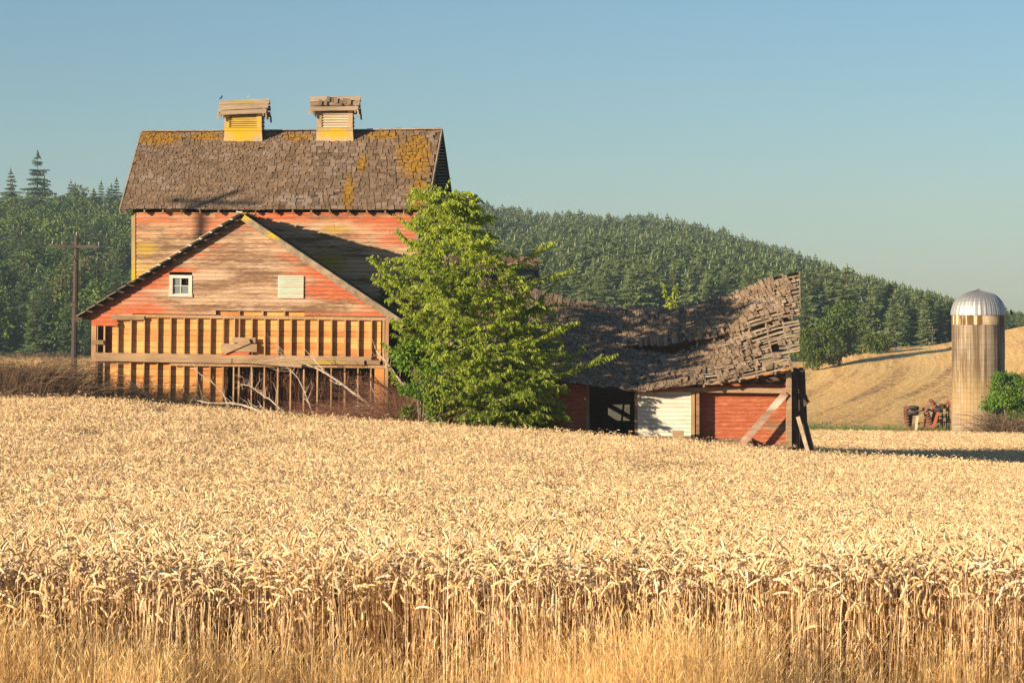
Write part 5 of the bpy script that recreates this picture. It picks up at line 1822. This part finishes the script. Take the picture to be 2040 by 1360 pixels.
SHORE = [conifer_parts('s', 980 + k, 1.0, .33, 19, 8, M_FIR, .22, 8) for k in range(2)]

def broad_mesh(seed, n=1500, clumps=26, leaf=.055):
    r = np.random.default_rng(seed)
    u = unit(r.normal(0, 1, (clumps, 3))) * (r.random((clumps, 1)) ** .35)
    cc = u * np.array([.36, .36, .40]) + np.array([0, 0, .56])
    cr = r.uniform(.08, .17, clumps)
    which = r.integers(0, clumps, n)
    q = unit(r.normal(0, 1, (n, 3))) * (r.random((n, 1)) ** .4) * cr[which][:, None]
    D = unit(unit(q) * .7 + r.normal(0, .6, (n, 3))); S = unit(np.cross(D, unit(r.normal(0, 1, (n, 3)))))
    T = np.clip(r.normal(.45, .15, n) + r.normal(0, .15, clumps)[which], 0, 1)
    V, F, T = leaf_quads(cc[which] + q, D, S, r.uniform(.7, 1.3, n) * leaf, r.uniform(.5, .8, n) * leaf, T)
    cm = np_mesh('crown', V, F, T); cm.materials.append(M_TREEL)
    mb = MB().tube([(0, 0, -.05), (0, 0, .3), (.02, 0, .6)], [.03, .022, .008], 6)
    for k in range(5):
        mb.tube([(0, 0, .25), tuple(cc[k] * .6 + np.array([0, 0, .1])), tuple(cc[k])], [.015, .01, .004], 4, cap=False)
    tm = mb.mesh('trunk'); tm.materials.append(M_TRUNK)
    return cm, tm
BROAD = [broad_mesh(700 + k) for k in range(5)]

def place_tree(name, proto, x, y, h, wscale, label, cat, group, lean=.02):
    root = empty(name, (x, y, ground(x, y)))
    root.scale = (h * wscale, h * wscale, h); root.rotation_euler = (rng.gauss(0, lean), rng.gauss(0, lean), rng.uniform(0, 6.28))
    tag(root, label, cat, group)
    for nm, me in (('crown', proto[0]), ('trunk', proto[1])):
        o = bpy.data.objects.new(nm, me); COL.objects.link(o); o.parent = root
    return root

# plantation on the right hill: gather places, nearest become single trees
tr = random.Random(41)
spots = []
y = 352.0
while y < 905:
    a = 905.0
    step = 4.2
    while a < 2330:
        R = ridge_dist(a)
        yy = y + tr.uniform(-2.1, 2.1); x = (a - 1020) / FPX * yy + tr.uniform(-2.1, 2.1)
        gap = mnoise.noise(Vector((x * .035, yy * .02, 7)))
        edge = np.interp(a, [1300, 1600, 1720, 1900, 2100], [352, 352, 352, 360, 430])
        if yy > edge and yy < R + 8 and tr.random() > (.10 + .9 * max(0, gap - .22)):
            hgt = tr.uniform(6.4, 11.0) * (1.05 + .2 * mnoise.noise(Vector((x * .02, yy * .015, 2))))
            ysky = float(np.interp(a, [900, 950, 1050, 1200, 1300, 1400, 1500, 1600, 1700, 1800, 1900, 2000, 2100], [400, 402, 418, 423, 430, 448, 478, 508, 548, 573, 603, 624, 632]))
            hgt = min(hgt, EYE + (640 - ysky + tr.uniform(-8, 10)) * yy / FPX - ground(x, yy))
            if hgt > 2.2: spots.append((x, yy, hgt))
        a += step * FPX / y
    y += 4.2
def vis_px(x, y): return bearing(x, y)
# seen = not hidden by the shed roof or the barn
def seen(x, y, h):
    a = bearing(x, y); ty = 640 - (ground(x, y) + h - EYE) / y * FPX; by = 640 - (ground(x, y) + .35 * h - EYE) / y * FPX
    if a < 895 or a > 2035: return False
    lim = float(np.interp(a, [895, 960, 1090, 1280, 1400, 1595, 1600, 1900], [400, 480, 590, 622, 606, 541, 720, 690]))
    return by < lim + 10
big = sorted([s_ for s_ in spots if seen(*s_)], key=lambda s_: s_[1])
single = big[:150]; sset = set(single)
rest = [s_ for s_ in spots if s_ not in sset]
for (x, y, h) in single:
    place_tree('fir_tree', PLANT[tr.randrange(5)], x, y, h, tr.uniform(.9, 1.15), 'young fir in the crowded plantation covering the hillside behind the shed', 'tree', 'firs of the hillside plantation')
# firs standing clear along the top edge of the stubble
edge_firs = [((1780, 338), 6.4, 'fir with bare lower trunk at the near end of the row above the stubble'), ((1801, 342), 5.6, 'small fir second in the row above the stubble'), ((1822, 340), 6.0, 'fir standing third in the row above the stubble'),
             ((1843, 339), 6.4, 'fir just before the small utility pole above the stubble'), ((1872, 341), 5.6, 'broad fir between the small utility pole and the silo'), ((1893, 342), 5.4, 'fir whose side is cut off by the silo'), ((1716, 322), 6.6, 'slender fir with bare trunk behind the small rounded bush')]
for ((px, Y), h, lab) in edge_firs:
    place_tree('fir_tree', PLANT[tr.randrange(5)], PX(px, Y), Y, h, 1.05, lab, 'tree', 'firs along the top of the stubble field')
pts = []; rots = []; scl = []; idx = []
tr.shuffle(rest)
for (x, y, h) in rest:
    pts.append((x, y, ground(x, y))); rots.append((0, 0, tr.uniform(0, 6.28))); w = h * tr.uniform(.9, 1.15); scl.append((w, w, h)); idx.append(tr.randrange(5))
scatter('forest', pts, rots, scl, idx, [p[0] for p in PLANT], 'dense mass of young firs clothing the upper hillside', 'forest')

# mixed wood on the left hill
lt = random.Random(43)
tallf = [((75, 560), 297, 18.5, 'tallest dark fir on the skyline above the left wood'), ((22, 575), 333, 15.5, 'second tall fir on the skyline next to the tallest one'), ((150, 600), 362, 10.5, 'pointed fir on the skyline between the tallest fir and the barn'),
         ((200, 600), 358, 11.0, 'ragged wide-branched fir on the skyline nearest the barn roof'), ((232, 600), 352, 12, 'slim skyline fir beside the barn roof eave')]
for ((px, Y), ty, h, lab) in tallf:
    x = PX(px, Y); r0 = place_tree('fir_tree', SHORE[lt.randrange(2)], x, Y, h, .95, lab, 'tree', None, .01)
    r0.location.z = PZ(ty, Y) - h * 1.02
nb = 0
places = []
y = 296.0
while y < 620:
    a = -45.0
    while a < 285:
        places.append(((a - 1020) / FPX * y + lt.uniform(-1.6, 1.6), y + lt.uniform(-2.2, 2.2)))
        a += 6.2 * FPX / y * lt.uniform(.8, 1.3)
    y += 6.6 * (1 + (y - 296) / 450)
hidden = []
for (x, y) in places:
    a = bearing(x, y)
    k = mnoise.noise(Vector((x * .07, y * .02, 11)))
    con = (k > -.02) if y < 420 else (k > .16)
    if y < 345: con = lt.random() < .85
    if con:
        place_tree('fir_tree', WILD[lt.randrange(4)], x, y, lt.uniform(7.5, 12.5) * (.72 if y < 345 else 1), lt.uniform(.95, 1.25), 'dark fir among the mixed wood left of the barns', 'tree', 'firs in the left wood')
    else:
        place_tree('broadleaf_tree', BROAD[lt.randrange(5)], x, y, lt.uniform(6.8, 10.8), lt.uniform(.95, 1.35), 'rounded broadleaf tree among the mixed wood left of the barns', 'tree', 'broadleaf trees in the left wood')
# broadleaf trees seen between the cherry tree and the plantation
for (px, py, Y, h) in ((960, 408, 820, 14), (985, 404, 830, 14), (1003, 412, 835, 12), (930, 420, 800, 13), (905, 425, 790, 13), (955, 445, 700, 12), (985, 470, 640, 11), (1015, 455, 700, 11), (1030, 490, 600, 10), (1060, 515, 560, 9), (1010, 520, 560, 9), (1040, 545, 520, 8), (1075, 560, 500, 8), (960, 500, 560, 10)):
    x = PX(px, Y); r0 = place_tree('broadleaf_tree', BROAD[lt.randrange(5)], x, Y, h, 1.1, 'dark broadleaf tree on the slope behind the cherry tree\'s top', 'tree', 'broadleaf trees behind the cherry tree')
    r0.location.z = PZ(py, Y) - h * .97
# woods hidden behind the barn, loosely
pts = []; rots = []; scl = []; idx = []
y = 320
while y < 800:
    a = -270
    while a < 900:
        if -48 < a < 335: a = 335
        yy = y + lt.uniform(-3, 3); x = (a - 1020) / FPX * yy
        if yy < ridge_dist(a) + 10:
            h = lt.uniform(6, 9); pts.append((x, yy, ground(x, yy))); rots.append((0, 0, lt.uniform(0, 6.28))); scl.append((h, h, h)); idx.append(lt.randrange(9))
        a += 5.5 * FPX / y
    y += 7
scatter('forest', pts, rots, scl, idx, [p[0] for p in BROAD] + [p[0] for p in WILD], 'mixed wood on the slope behind the main barn', 'forest')
# low dry brush along the foot of the left wood
canes('bramble_bush', 'dry brown hedge brush along the foot of the left wood', (PX(80, 292), 292), (9, 1.5), 900, 1.3, M_TWIG, seed=33, rad=.02)

# ------------------------------------------------------------------ haze
mb = MB().box(-1260, 1260, -75, 2150, -75, 62)
hz = bpy.data.meshes.new('haze'); hz.from_pydata(mb.v, [], mb.f)
hm = bpy.data.materials.new('haze'); hm.use_nodes = True
ht_ = hm.node_tree; ht_.nodes.clear()
ho = ht_.nodes.new('ShaderNodeOutputMaterial'); hv = ht_.nodes.new('ShaderNodeVolumePrincipled')
hv.inputs['Color'].default_value = (.66, .85, 1.0, 1); hv.inputs['Density'].default_value = .00020; hv.inputs['Anisotropy'].default_value = 0.0
hv.inputs['Anisotropy'].default_value = .1
ht_.links.new(hv.outputs[0], ho.inputs['Volume'])
hz.materials.append(hm)
tag(link('haze', hz), 'thin blue morning haze filling the valley air', 'haze', kind='stuff')
